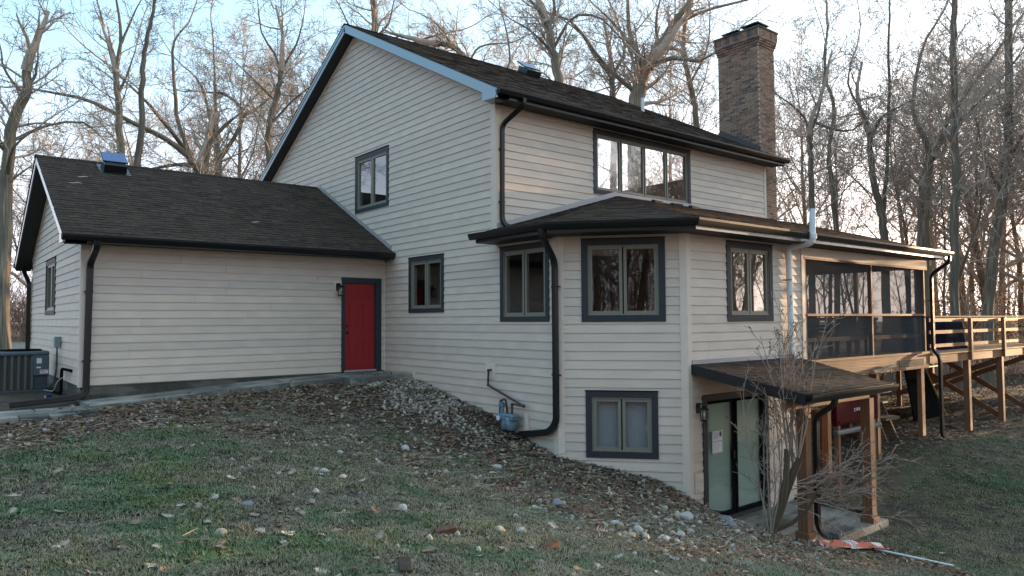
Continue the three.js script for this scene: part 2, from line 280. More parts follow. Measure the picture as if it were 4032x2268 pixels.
const litter = (x, z) => { const b = bedDepth(x, z) + 1.9 * (fbm(x * 0.9, z * 0.9, 5, 310) - 0.5); const inb = (x < 3.4 && x > -13 && z > -1 && z < 12) ? sstep(-0.35, 0.35, b) : 0; const fr = fringe(x, z) * (0.35 + 0.6 * sstep(0.42, 0.6, fbm(x * 1.7 + 3, z * 1.7, 4, 316))); const ac = sstep(-6.0, -6.5, x) * sstep(2.2, 1.6, z) * sstep(-9, -7.5, z) * sstep(-11, -10, x); return Math.max(inb, fr, ac, woods(x, z)); };
const gravelDrive = (x, z) => sstep(-22, -25, z) * sstep(-42, -38, z) * sstep(6, 3, x);
function lawnTint(x, z) {   // base colour of the lawn itself: green, mossy, dry, bare
  const n1 = fbm(x * 0.35 + 4, z * 0.35, 4, 320), n2 = fbm(x * 1.4, z * 1.4, 4, 325), n3 = fbm(x * 5, z * 5, 3, 330);
  const dry = sstep(0.40, 0.60, 0.35 * n1 + 0.45 * n2 + 0.2 * n3 + 0.10 * sstep(-8, -3.5, x)), bare = sstep(0.52, 0.64, 0.25 * n1 + 0.4 * n2 + 0.35 * n3), moss = sstep(0.62, 0.74, fbm(x * 0.9 + 30, z * 0.9, 3, 335));
  let c = [0.054, 0.082, 0.036]; const to = (d, k) => { c = c.map((v, i) => v + (d[i] - v) * k); };
  to([0.118, 0.090, 0.056], dry * 0.85); to([0.082, 0.088, 0.024], moss * 0.7); to([0.046, 0.037, 0.031], bare * 0.85);
  return { c, dry, bare };
}
{ // one sheet to the horizon, fine near the house
  const N = 300, pos = [], col = [], uv = [], idx = []; const warp = t => { const a = Math.abs(t); return Math.sign(t) * (22 * a + 700 * Math.pow(a, 6)); };
  for (let j = 0; j <= N; j++) for (let i = 0; i <= N; i++) {
    const x = warp(i / N * 2 - 1) - 1, z = warp(j / N * 2 - 1) + 5; let y = gh(x, z); if (inHouse(x, z, -0.35)) y -= 2.5; else if (onPatio(x, z)) y = Math.min(y, -2.46); else if (onWalk(x, z)) y -= 0.14;
    pos.push(x, y, z); uv.push(x, z);
    const l = litter(x, z), t = lawnTint(x, z), s = fbm(x * 2, z * 2, 3, 340); const drv = gravelDrive(x, z);
    let c = t.c.map((v, k) => v * 1.25 * (1 - l) + [0.078, 0.052, 0.035][k] * (0.6 + 0.7 * s) * l); c = c.map((v, k) => v * (1 - drv) + [0.30, 0.28, 0.26][k] * drv);
    col.push(...c.map(v => v * 1.5));
  }
  for (let j = 0; j < N; j++) for (let i = 0; i < N; i++) { const a = j * (N + 1) + i, b = a + N + 1; idx.push(a, b, a + 1, b, b + 1, a + 1); }
  const g = new THREE.BufferGeometry(); g.setAttribute('position', new THREE.Float32BufferAttribute(pos, 3)); g.setAttribute('uv', new THREE.Float32BufferAttribute(uv, 2)); g.setAttribute('color', new THREE.Float32BufferAttribute(col, 3)); g.setIndex(idx); g.computeVertexNormals();
  single('ground', g, new THREE.MeshStandardMaterial({ color: 0xffffff, vertexColors: true, map: T.soil, bumpMap: T.soilB, bumpScale: 0.03, roughness: 1 }), 'sloping back lawn with bare earth and leaf-covered soil', 'ground', null, 'structure');
}
console.log('ground');

// ---------------------------------------------------------------- the house
const house = thing('house', 'beige lap-sided two-storey house with garage wing, dark roofs and brick chimney', 'house');
const frame = (O, U) => { const N = V3(-U.z, 0, U.x); return { O, U, N, at: (s, y, o) => V3(O.x + U.x * s + N.x * o, y, O.z + U.z * s + N.z * o), m: new THREE.Matrix4().makeBasis(U, V3(0, 1, 0), N).setPosition(O.x, 0, O.z) }; };
const CH = Math.hypot(BX, BZ);
const FR = {
  gar: frame(V3(GX, 0, 0), V3(1, 0, 0)),                     // s = x + 6.42
  end: frame(V3(GX, 0, 0), V3(0, 0, 1)),                     // s = z
  gab: frame(V3(0, 0, 0), V3(0, 0, 1)),                      // s = z
  cha: frame(V3(0, 0, ZB), V3(BX / CH, 0, BZ / CH)),
  bay: frame(V3(0, 0, ZS), V3(1, 0, 0)),                     // s = x
  upp: frame(V3(0, 0, ZC), V3(1, 0, 0)),                     // s = x
};
function sheathing(fr, outline, holes, depth = 0.14, gap = 0.004) {
  const sh = new THREE.Shape(outline.map(p => new THREE.Vector2(p[0], p[1])));
  for (const [a, b, c, d] of holes) { const h = new THREE.Path(); h.moveTo(a, c); h.lineTo(a, d); h.lineTo(b, d); h.lineTo(b, c); h.closePath(); sh.holes.push(h); }
  const g = new THREE.ExtrudeGeometry(sh, { depth, bevelEnabled: false }); g.translate(0, 0, -depth - gap); g.applyMatrix4(fr.m); return triUV(g);
}
const boardCache = new Map();
function boards(fr, wall, k0, k1, left, right, cuts, seed, maxY = 1e9) {
  const R = rngOf(seed), OB = 0.023, OT = 0.005;
  for (let k = k0; k < k1; k++) {
    const ya = k * E, yb = Math.min((k + 1) * E + 0.012, maxY); if (yb - ya < 0.03) continue;
    const ys = [ya, yb]; for (const [, , c, d] of cuts) for (const y of [c, d]) if (y > ya + 0.012 && y < yb - 0.012) ys.push(y);
    ys.sort((a, b) => a - b); const off = y => OB + (OT - OB) * (y - ya) / (E + 0.012);
    const j0 = R(), mat = M.siding[Math.floor(R() * 4)];
    for (let q = 0; q < ys.length - 1; q++) {
      const y0 = ys[q], y1 = ys[q + 1], ym = (y0 + y1) / 2; const L0 = left(y0), L1 = left(y1), R0_ = right(y0), R1 = right(y1); const lm = Math.min(L0, L1), rm = Math.max(R0_, R1); if (rm - lm < 0.02) continue;
      const c = cuts.filter(o => o[2] < ym && o[3] > ym && o[1] > lm && o[0] < rm).sort((a, b) => a[0] - b[0]);
      const spans = []; let s = null; for (const o of c) { spans.push([s, o[0]]); s = o[1]; } spans.push([s, null]);
      for (const [a, b] of spans) {
        let a0 = a ?? L0, a1 = a ?? L1, b0 = b ?? R0_, b1 = b ?? R1; if (Math.max(b0 - a0, b1 - a1) < 0.02) continue; if (b0 < a0) b0 = a0; if (b1 < a1) b1 = a1;
        const js = []; if (b0 - a0 > 3.2) { let x = a0 + 0.5 + j0 * 3.2; while (x < Math.min(b0, b1) - 0.5) { if (x > Math.max(a0, a1) + 0.5) js.push(x); x += 3.66; } }
        const cutsAt = [[a0, a1], ...js.map(x => [x, x]), [b0, b1]];
        for (let i = 0; i < cutsAt.length - 1; i++) {
          const g0 = i ? 0.0015 : 0, g1 = i < cutsAt.length - 2 ? 0.0015 : 0; const [p0, p1] = cutsAt[i], [q0, q1] = cutsAt[i + 1];
          const o0 = off(y0), o1 = off(y1);
          const g = triUV(hexa([fr.at(p0 + g0, y0, 0), fr.at(p0 + g0, y0, o0), fr.at(p1 + g0, y1, o1), fr.at(p1 + g0, y1, 0), fr.at(q0 - g1, y0, 0), fr.at(q0 - g1, y0, o0), fr.at(q1 - g1, y1, o1), fr.at(q1 - g1, y1, 0)]), R() * 5);
          part('board', g, mat, wall);
        }
      }
    }
  }
}
const slabOn = (fr, s0, s1, y0, y1, o0, o1) => { const g = hexa([fr.at(s0, y0, o0), fr.at(s0, y0, o1), fr.at(s0, y1, o1), fr.at(s0, y1, o0), fr.at(s1, y0, o0), fr.at(s1, y0, o1), fr.at(s1, y1, o1), fr.at(s1, y1, o0)]); return triUV(g); };
const inset = ([a, b, c, d], k) => [a + k, b - k, c + k, d - k];
// openings: [s0, s1, y0, y1] of the outer casing
const OP = {
  uw: [-1.535, 0.21, 3.966, 5.437], w1: [1.158, 2.605, 1.356, 2.618], w2: [4.575, 5.993, 1.149, 2.588],
  cw: [0.42, 1.868, 1.14, 2.595], lw: [0.475, 1.714, -1.21, -0.06], sw: [2.592, 4.095, 1.13, 2.6], fw: [2.73, 6.18, 3.965, 5.41],
  gw: [-4.95, -3.35, 1.365, 2.65], door: [-1.153 - GX, -0.112 - GX, -0.04, 2.198], bd: [1.805, 3.845, -2.42, -0.14],
};
const hole = o => inset(o, 0.09);
const mainTop = z => 8.95 - 0.515 * Math.abs(z - RZ), garTop = z => 5.0 - 0.505 * Math.abs(z + 3.897);
// walls
{
  const w = part('garage_wall', sheathing(FR.gar, [[0, -0.02], [6.42, -0.02], [6.42, 2.7], [0, 2.7]], [[OP.door[0] + 0.08, OP.door[1] - 0.08, -0.0, 2.07]]), M.sheath, house, 'long low garage wall with red door');
  boards(FR.gar, w, 0, 17, () => 0.125, () => 6.395, [OP.door, [GX * -1 - 1.35, GX * -1 - 1.145, 1.79, 2.11]], 101, 2.56);
  part('corner_board', slabOn(FR.gar, -0.026, 0.125, -0.03, 2.66, 0, 0.027), M.corner, w); part('corner_board', slabOn(FR.end, -0.125, 0, -0.03, 2.66, 0, 0.0265), M.corner, w);
  part('frieze_board', slabOn(FR.gar, 0.125, 6.4, 2.56, 2.665, 0, 0.024), M.corner, w); part('corner_strip', box(-0.045, -0.02, -0.02, 2.62, 0.02, 0.045), M.corner, w);
  part('lamp_block', slabOn(FR.gar, 6.42 - 1.35, 6.42 - 1.153, 1.79, 2.11, 0, 0.026), M.corner, w);
}
{
  const w = part('garage_wall', sheathing(FR.end, [[GZ, -0.02], [-0.15, -0.02], [-0.15, 2.65], [-3.897, 4.78], [GZ, 2.75]], [hole(OP.gw)]), M.sheath, house, 'narrow gable end wall of the garage');
  const soff = y => (4.86 - y) / 0.505; boards(FR.end, w, 0, 31, y => Math.max(GZ, -3.897 - soff(y)), y => Math.min(-0.125, -3.897 + soff(y)), [OP.gw], 102);
}
{
  const w = part('gable_wall', sheathing(FR.gab, [[HZ, -2.7], [ZB, -2.7], [ZB, 2.7], [ZC, 2.7], [ZC, 5.5], [RZ, 8.62], [HZ, 5.5]], [hole(OP.uw), hole(OP.w1), hole(OP.w2)]), M.sheath, house, 'tall gable wall facing the lawn');
  const soff = y => (8.75 - y) / 0.515;
  const left = y => y < 2.6 ? 0.03 : y < 4.85 ? Math.max(-3.897 + (5.0 - y) / 0.505 - 0.5, -3.9) : Math.max(HZ, RZ - soff(y));
  const right = y => y > 2.66 ? Math.min(ZC - 0.12, RZ + soff(y)) : ZB - 0.1;
  boards(FR.gab, w, -9, 55, left, right, [OP.uw, OP.w1, OP.w2, [4.1, 4.42, 0.02, 0.33]], 103);
  part('corner_board', slabOn(FR.gab, ZC - 0.12, ZC + 0.026, 2.92, 5.47, 0, 0.027), M.corner, w); part('corner_board', slabOn(FR.gab, ZB - 0.1, ZB + 0.02, -2.2, 2.66, 0, 0.027), M.corner, w);
  part('pipe_block', slabOn(FR.gab, 4.1, 4.42, 0.02, 0.33, 0, 0.03), M.corner, w); part('corner_strip', slabOn(FR.gab, 5.30, 5.42, -0.98, -0.55, 0, 0.045), M.corner, w); part('corner_strip', slabOn(FR.gab, 1.37, 1.44, -0.3, 0.03, 0, 0.05), M.corner, w);
  for (const s of [-1, 1]) { const a = FR.gab.at(RZ + s * 0.02, mainTop(RZ) - 0.28, 0.016), b = FR.gab.at(RZ + s * (6.0), mainTop(RZ + s * 6.0) - 0.28, 0.016); part('rake_trim', bar(a, b, 0.032, 0.09), M.corner, w); }
  for (const s of [-1, 1]) { const a = FR.end.at(-3.897 + s * 0.02, 4.77, 0.016), b = FR.end.at(-3.897 + s * 3.85, 4.77 - 0.505 * 3.83, 0.016); part('rake_trim', bar(a, b, 0.032, 0.08), M.corner, w); }
}
{
  const w = part('bay_wall', sheathing(FR.cha, [[0, -2.7], [CH, -2.7], [CH, 2.7], [0, 2.7]], [hole(OP.cw), hole(OP.lw)]), M.sheath, house, 'angled bay wall between gable wall and porch side');
  boards(FR.cha, w, -14, 17, () => 0.11, () => CH - 0.11, [OP.cw, OP.lw], 104, 2.66);
  part('corner_board', slabOn(FR.cha, -0.012, 0.11, -2.3, 2.66, 0, 0.0275), M.corner, w); part('corner_board', slabOn(FR.cha, CH - 0.11, CH + 0.012, -2.4, 2.66, 0, 0.0275), M.corner, w);
}
{
  const w = part('bay_wall', sheathing(FR.bay, [[BX, -2.8], [5.2, -2.8], [5.2, 2.7], [BX, 2.7]], [hole(OP.sw), [OP.bd[0] + 0.1, OP.bd[1] - 0.1, -2.4, -0.26]]), M.sheath, house, 'porch-side bay wall with basement door below');
  boards(FR.bay, w, -16, 17, () => BX + 0.1, () => 5.17, [OP.sw, OP.bd], 105, 2.66);
  part('corner_board', slabOn(FR.bay, BX - 0.012, BX + 0.1, -2.4, 2.66, 0, 0.0268), M.corner, w); part('corner_board', slabOn(FR.bay, 5.16, 5.27, -2.5, 2.66, 0, 0.04), M.corner, w);
  part('side_wall', box(5.06, 5.2, -2.8, 2.7, ZC, ZS - 0.15), M.corner, w);
  part('wall_louvre', merge([slabOn(FR.bay, 1.55, 1.775, -1.78, -1.465, 0.02, 0.045), ...[0, 1, 2, 3].map(i => slabOn(FR.bay, 1.575, 1.75, -1.74 + i * 0.065, -1.7 + i * 0.065, 0.045, 0.058))]), M.corner, w);
}
{
  const w = part('upper_wall', sheathing(FR.upp, [[0, 2.6], [EX, 2.6], [EX, 5.5], [0, 5.5]], [hole(OP.fw)]), M.sheath, house, 'upper-storey wall above the bay roof');
  boards(FR.upp, w, 18, 35, () => 0.11, () => EX - 0.1, [OP.fw], 106, 5.37);
  part('corner_board', slabOn(FR.upp, -0.01, 0.11, 2.9, 5.47, 0, 0.0265), M.corner, w); part('corner_board', slabOn(FR.upp, EX - 0.1, EX + 0.01, 3.6, 5.47, 0, 0.0265), M.corner, w);
  part('frieze_board', merge([slabOn(FR.upp, 0.11, 2.73, 5.37, 5.47, 0, 0.024), slabOn(FR.upp, 6.18, EX - 0.1, 5.37, 5.47, 0, 0.024), slabOn(FR.upp, 2.73, 6.18, 5.41, 5.47, 0, 0.024)]), M.corner, w);
}
// closing walls, floors and foundation that the photograph hides
{
  const g = [box(EX - 0.14, EX - 0.004, -2.7, 5.5, HZ, ZC - 0.15), box(0, EX, -2.7, 5.5, HZ, HZ + 0.14), box(GX + 0.01, -0.15, -0.5, 2.7, GZ, GZ + 0.14), box(5.2, EX, -2.7, 2.6, ZC - 0.14, ZC - 0.004)];
  part('rear_walls', merge(g), M.inside, house);
  part('floors', merge([box(0.15, EX - 0.15, -0.15, 0.05, HZ + 0.15, ZC - 0.15), box(0.15, 5.05, -0.15, 0.05, ZC - 0.15, ZB), box(0.15, EX - 0.15, 2.72, 2.95, HZ + 0.15, ZC - 0.15), box(0.15, EX - 0.15, -2.75, -2.6, HZ + 0.15, ZC - 0.15), box(1.45, 5.05, -2.75, -2.45, ZC, ZS - 0.16), box(GX + 0.15, -0.15, -0.2, -0.05, GZ + 0.15, -0.16), box(2.4, 2.52, 0.05, 2.7, HZ + .2, ZC - .2), box(2.0, 2.12, 2.95, 5.4, HZ + .2, ZC - .2), box(3.0, 5.0, -0.15, 0.05, ZB, ZS - 0.16)]), M.inside, house);
  part('foundation', merge([box(GX + 0.015, 0, -0.9, -0.022, -0.16, -0.012), box(GX + 0.015, GX + 0.16, -0.9, -0.022, GZ, -0.16)]), M.concreteD, house, 'stained concrete footing under the garage siding');
}
// windows
function windowAt(fr, o, n, glass, label, extra = {}) {
  const cw = extra.cw ?? 0.095, cm = extra.casing || M.casing; const [a, b, c, d] = o;
  const w = part('window', merge([slabOn(fr, a, b, d - cw, d, 0, 0.036), slabOn(fr, a, b, c, c + cw, 0, 0.036), slabOn(fr, a, a + cw, c + cw, d - cw, 0, 0.034), slabOn(fr, b - cw, b, c + cw, d - cw, 0, 0.034)]), cm, house, label);
  part('drip_cap', slabOn(fr, a - 0.012, b + 0.012, d, d + 0.012, 0, 0.05), M.black, w);
  const A = a + cw, B = b - cw, C = c + cw, D = d - cw, fw = 0.022, W = (B - A) / n, sw = extra.sash ?? 0.052;
  part('frame', merge([slabOn(fr, A, B, D - fw, D, -0.1, 0.02), slabOn(fr, A, B, C, C + fw, -0.1, 0.02), slabOn(fr, A, A + fw, C + fw, D - fw, -0.1, 0.02), slabOn(fr, B - fw, B, C + fw, D - fw, -0.1, 0.02)]), M.sash, w);
  for (let i = 0; i < n; i++) {
    const p = A + W * i + (i ? 0.012 : fw), q = A + W * (i + 1) - (i < n - 1 ? 0.012 : fw), r = C + fw, t = D - fw;
    part('sash', merge([slabOn(fr, p, q, t - sw, t, -0.06, 0.002), slabOn(fr, p, q, r, r + sw, -0.06, 0.002), slabOn(fr, p, p + sw, r + sw, t - sw, -0.06, 0.001), slabOn(fr, q - sw, q, r + sw, t - sw, -0.06, 0.001)]), M.sash, w);
    const pg = new THREE.PlaneGeometry(q - p - 2 * sw + 0.004, t - r - 2 * sw + 0.004); pg.translate((p + q) / 2, (r + t) / 2, -0.028); pg.applyMatrix4(fr.m); part('pane', pg, glass, w);
    if (i) part('mullion', slabOn(fr, A + W * i - 0.0115, A + W * i + 0.0115, C + fw, D - fw, -0.06, extra.mull ?? -0.012), M.black, w);
    if (extra.blind) part('blind', slabOn(fr, p, q, r, r + (t - r) * extra.blind, -0.125, -0.12), extra.blindMat, w);
  }
  return w;
}
M.blind = std([0.22, 0.23, 0.245], { roughness: 0.9 });
M.curtain = std([0.10, 0.10, 0.11], { roughness: 0.9 });
windowAt(FR.gab, OP.uw, 2, M.glassSky, 'upper gable window mirroring bright branches and sky');
windowAt(FR.gab, OP.w1, 2, M.glass, 'small dark window beside the red door');
windowAt(FR.gab, OP.w2, 2, M.glass, 'dark window under the bay eave next to the downspout');
windowAt(FR.cha, OP.cw, 2, M.glass, 'upper window of the angled bay wall', { cw: 0.115 });
windowAt(FR.cha, OP.lw, 2, M.glass, 'basement window low on the angled bay wall, blinds down', { cw: 0.11, blind: 1, blindMat: M.blind });
windowAt(FR.bay, OP.sw, 2, M.glassSky, 'window on the porch side with weathered casing', { cw: 0.12 });
windowAt(FR.upp, OP.fw, 4, M.glassSky, 'wide four-pane window under the main eave', { cw: 0.1, sash: 0.04, mull: 0.004 });
windowAt(FR.end, OP.gw, 2, M.glass, 'narrow window in the garage end wall');
// red door
{
  const [a, b, c, d] = OP.door, fr = FR.gar;
  const w = part('door_frame', merge([slabOn(fr, a, b, 2.068, d, 0, 0.036), slabOn(fr, a, a + 0.085, -0.03, 2.068, 0, 0.035), slabOn(fr, b - 0.155, b, -0.03, 2.068, 0, 0.035), slabOn(fr, a + 0.085, a + 0.1, 0.0, 2.068, -0.13, 0.01), slabOn(fr, b - 0.17, b - 0.155, 0.0, 2.068, -0.13, 0.01)]), M.casing, house, 'near-black casing around the red door');
  const s0 = a + 0.1, s1 = b - 0.17, door = part('door', slabOn(fr, s0, s1, 0.03, 2.06, -0.055, -0.012), M.door, house, 'red six-panel side door');
  const pw = (s1 - s0), pA = s0 + pw * 0.13, pB = s0 + pw * 0.41, pC = s0 + pw * 0.59, pD = s0 + pw * 0.87;
  for (const [x0, x1] of [[pA, pB], [pC, pD]]) for (const [y0, y1] of [[1.74, 1.91], [0.93, 1.6], [0.27, 0.8]]) {
    const g = merge([slabOn(fr, x0, x1, y0, y0 + 0.018, -0.012, -0.004), slabOn(fr, x0, x1, y1 - 0.018, y1, -0.012, -0.004), slabOn(fr, x0, x0 + 0.018, y0 + 0.018, y1 - 0.018, -0.012, -0.004), slabOn(fr, x1 - 0.018, x1, y0 + 0.018, y1 - 0.018, -0.012, -0.004), slabOn(fr, x0 + 0.035, x1 - 0.035, y0 + 0.035, y1 - 0.035, -0.012, -0.006)]); part('panel', g, M.door, door);
  }
  const kb = new THREE.SphereGeometry(0.03, 12, 8); kb.translate(GX + s0 + 0.055, 0.9, 0.045); const ks = new THREE.CylinderGeometry(0.012, 0.02, 0.06, 10); ks.rotateX(Math.PI / 2); ks.translate(GX + s0 + 0.055, 0.9, 0.015); part('knob', merge([kb, ks]), M.brass, door);
  const db = new THREE.CylinderGeometry(0.026, 0.03, 0.035, 14); db.rotateX(Math.PI / 2); db.translate(GX + s0 + 0.055, 1.06, 0.0); part('deadbolt', db, M.brass, door);
  part('threshold', slabOn(fr, s0 - 0.03, s1 + 0.03, -0.015, 0.028, -0.1, 0.05), M.flash, w);
}
// basement sliding doors
{
  const fr = FR.bay, [a, b, c, d] = OP.bd;
  const w = part('door_frame', merge([slabOn(fr, a, b, -0.26, d, 0, 0.04), slabOn(fr, a, a + 0.12, c, -0.26, 0, 0.038), slabOn(fr, b - 0.12, b, c, -0.26, 0, 0.038), slabOn(fr, a + 0.12, b - 0.12, -2.42, -2.33, -0.1, 0.03)]), M.casing, house, 'near-black casing of the basement doors');
  M.greenPanel = std([0.36, 0.44, 0.40], { roughness: 0.55 }); M.doorGlass = phy([0.97, 1, 0.985], { roughness: 0.02, transmission: 1, thickness: 0, ior: 1.6 });
  for (const [p, q] of [[1.935, 2.79], [2.825, 3.715]]) {
    const dr = part('sliding_door', merge([slabOn(fr, p, q, -0.32, -0.262, -0.07, -0.01), slabOn(fr, p, q, -2.33, -2.26, -0.07, -0.01), slabOn(fr, p, p + 0.055, -2.26, -0.32, -0.07, -0.011), slabOn(fr, q - 0.055, q, -2.26, -0.32, -0.07, -0.011)]), M.black, house, p < 2 ? 'glazed basement door with a paper notice, backed in pale green' : 'plain glazed basement door backed in pale green');
    part('pane', slabOn(fr, p + 0.056, q - 0.056, -2.259, -0.321, -0.03, -0.026), M.doorGlass, dr); part('green_backing', slabOn(fr, p + 0.03, q - 0.03, -2.28, -0.3, -0.095, -0.08), M.greenPanel, dr);
    part('handle', slabOn(fr, q - 0.05, q - 0.02, -1.35, -1.2, -0.01, 0.012), M.brass, dr);
  }
}
console.log('walls');

// ---------------------------------------------------------------- roofs
function prismX(poly, x0, x1) {   // poly in (z, y), extruded along x
  const pos = [], n = poly.length, q = (i, x) => [x, poly[i][1], poly[i][0]];
  for (let i = 0; i < n; i++) { const j = (i + 1) % n; pos.push(...q(i, x0), ...q(j, x0), ...q(j, x1), ...q(i, x0), ...q(j, x1), ...q(i, x1)); }
  for (const [a, b, c] of THREE.ShapeUtils.triangulateShape(poly.map(p => new THREE.Vector2(p[0], p[1])), [])) { pos.push(...q(a, x0), ...q(c, x0), ...q(b, x0), ...q(a, x1), ...q(b, x1), ...q(c, x1)); }
  const g = new THREE.BufferGeometry(); g.setAttribute('position', new THREE.Float32BufferAttribute(pos, 3)); g.computeVertexNormals(); return triUV(g);
}
const EYE = camera.position;
// courses of shingles on the plane eave point O, along u, up the slope v; uMin/uMax give the limits at slope distance t
function shingles(roof, O, u, v, len, uMin, uMax, nParts, seed, expo = 0.143) {
  const R = rngOf(seed), n = u.clone().cross(v).normalize(); if (n.y < 0) n.negate();
  const P = (s, t, o) => O.clone().addScaledVector(u, s).addScaledVector(v, t).addScaledVector(n, o); const all = [];
  for (let t = -0.02; t < len - 0.02; t += expo) {
    const t1 = Math.min(t + expo + 0.03, len); let s = uMin(t) - R() * 0.3; const e = uMax(t);
    while (s < e - 0.005) {
      const w = rr(0.14, 0.42, R), a0 = Math.max(s, uMin(t)), b0 = Math.min(s + w - 0.003, uMax(t)), a1 = Math.max(s, uMin(t1)), b1 = Math.min(s + w - 0.003, uMax(t1)); s += w; if (b0 - a0 < 0.01) continue;
      const th = R() < 0.5 ? 0.009 : 0.0145, dt = (R() - 0.5) * 0.006, A1 = Math.min(a1, b1), B1 = Math.max(a1, b1);
      const g = triUV(hexa([P(a0, t + dt, 0), P(a0, t + dt, th), P(b0, t + dt, th), P(b0, t + dt, 0), P(A1, t1, 0), P(A1, t1, 0.003), P(B1, t1, 0.003), P(B1, t1, 0)]), R() * 9);
      const c = P((a0 + b0) / 2, t, 0); all.push({ g, size: (b0 - a0) / c.distanceTo(EYE), m: Math.floor(R() * R() * 6) % 6 });
    }
  }
  all.sort((a, b) => b.size - a.size);
  all.slice(0, nParts).forEach(a => part('shingle', a.g, M.shingle[a.m], roof));
  const rest = all.slice(nParts); if (rest.length) {
    const g = merge(rest.map(a => a.g)), col = new Float32Array(g.attributes.position.count * 3); let o = 0;
    for (const a of rest) { const c = M.shingle[a.m].color, k = a.g.attributes.position.count; for (let i = 0; i < k; i++) { col[o++] = c.r; col[o++] = c.g; col[o++] = c.b; } }
    g.setAttribute('color', new THREE.BufferAttribute(col, 3)); tag(part('shingles', g, M.shingleV, roof), null, null, null, 'stuff');
  }
}
function ridgeCaps(roof, a, b, seed, w = 0.15) {   // folded caps along a ridge or hip
  const R = rngOf(seed), L = a.distanceTo(b), d = b.clone().sub(a).normalize(), s = d.clone().cross(V3(0, 1, 0)).normalize(), gs = [];
  for (let t = 0; t < L; t += 0.145) { const t1 = Math.min(L, t + 0.2), c0 = a.clone().addScaledVector(d, t), c1 = a.clone().addScaledVector(d, t1); for (const k of [-1, 1]) { const o0 = 0.022 + R() * 0.004; gs.push(hexa([c0.clone().add(V3(0, o0 - 0.01, 0)), c0.clone().add(V3(0, o0, 0)), c0.clone().addScaledVector(s, k * w).add(V3(0, o0 - w * 0.42, 0)), c0.clone().addScaledVector(s, k * w).add(V3(0, o0 - w * 0.42 - 0.01, 0)), c1.clone(), c1.clone().add(V3(0, 0.012, 0)), c1.clone().addScaledVector(s, k * w).add(V3(0, 0.012 - w * 0.42, 0)), c1.clone().addScaledVector(s, k * w).add(V3(0, -w * 0.42, 0))])); } }
  part('ridge_caps', merge(gs.map(g => triUV(g, R() * 5))), M.shingle[3], roof);
}
const gutterProf = [[0, 0], [0.075, 0], [0.095, 0.035], [0.115, 0.075], [0.12, 0.115], [0.108, 0.118], [0.10, 0.08], [0.072, 0.012], [0.008, 0.012], [0.008, 0.118], [0, 0.118]];
const gutterOf = s => gutterProf.map(p => [p[0] * s, p[1]]);
// main roof
{
  const zE = 4.86, zW = 2 * RZ - 4.86, x0 = -0.315, x1 = EX + 0.33, top = z => mainTop(z), th = 0.16;
  const roof = part('main_roof', prismX([[zE, top(zE)], [RZ, top(RZ)], [zW, top(zW)], [zW, top(zW) - 0.13], [RZ, top(RZ) - th], [zE, top(zE) - 0.13]], x0 + 0.03, x1 - 0.03), M.roofbase, house, 'steep dark main roof');
  const sl = Math.hypot(1, 0.515), v = V3(0, 0.515 / sl, -1 / sl), v2 = V3(0, 0.515 / sl, 1 / sl), len = (zE - RZ) * sl;
  shingles(roof, V3(x0 - 0.02, top(zE) + 0.002, zE), V3(1, 0, 0), v, len, () => 0, () => x1 - x0 + 0.04, 0, 201);
  shingles(roof, V3(x0 - 0.02, top(zW) + 0.002, zW), V3(1, 0, 0), v2, len, () => 0, () => 0.7, 0, 202);
  ridgeCaps(roof, V3(x0 - 0.02, top(RZ) + 0.0, RZ), V3(x1 + 0.02, top(RZ), RZ), 203);
  for (const s of [-1, 1]) {
    const a = V3(x0 + 0.012, top(RZ) - 0.115, RZ + s * 0.0), b = V3(x0 + 0.012, top(RZ + s * 6.45) - 0.115, RZ + s * 6.45), nd = V3(0, 1, 0);
    part('rake_fascia', bar(a, b, 0.03, 0.19), M.rake, roof); part('rake_cap', bar(a.clone().add(V3(-0.014, 0.055, 0)), b.clone().add(V3(-0.014, 0.055, 0)), 0.022, 0.065), M.rake, roof);
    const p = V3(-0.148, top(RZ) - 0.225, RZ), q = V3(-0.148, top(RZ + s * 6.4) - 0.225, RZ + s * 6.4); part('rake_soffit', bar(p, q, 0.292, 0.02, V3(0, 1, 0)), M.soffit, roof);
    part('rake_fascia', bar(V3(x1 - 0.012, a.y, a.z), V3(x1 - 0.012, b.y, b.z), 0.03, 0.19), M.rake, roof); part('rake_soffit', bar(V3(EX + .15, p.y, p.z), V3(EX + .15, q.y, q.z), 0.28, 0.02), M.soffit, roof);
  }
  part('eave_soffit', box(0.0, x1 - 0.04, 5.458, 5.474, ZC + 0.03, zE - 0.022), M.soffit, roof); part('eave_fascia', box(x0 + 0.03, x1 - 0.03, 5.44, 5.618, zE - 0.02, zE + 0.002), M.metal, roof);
  const bb = [[ZC - 0.02, 5.47], [zE + 0.002, 5.44], [zE + 0.002, 5.62], [ZC - 0.02, 5.66]]; part('eave_return', prismX(bb, x0 + 0.002, 0.0), M.rake, roof, 'pale box end of the main eave');
  part('gutter', sweepProfile([V3(x0 + 0.0, 5.505, zE + 0.004), V3(x1 + 0.06, 5.505, zE + 0.004)], gutterProf), M.metal, roof, 'long black gutter of the main eave');
  part('gutter', sweepProfile([V3(x1 + 0.06, 5.505, zW - 0.004), V3(x0, 5.505, zW - 0.004)], gutterProf), M.metal, roof);
}
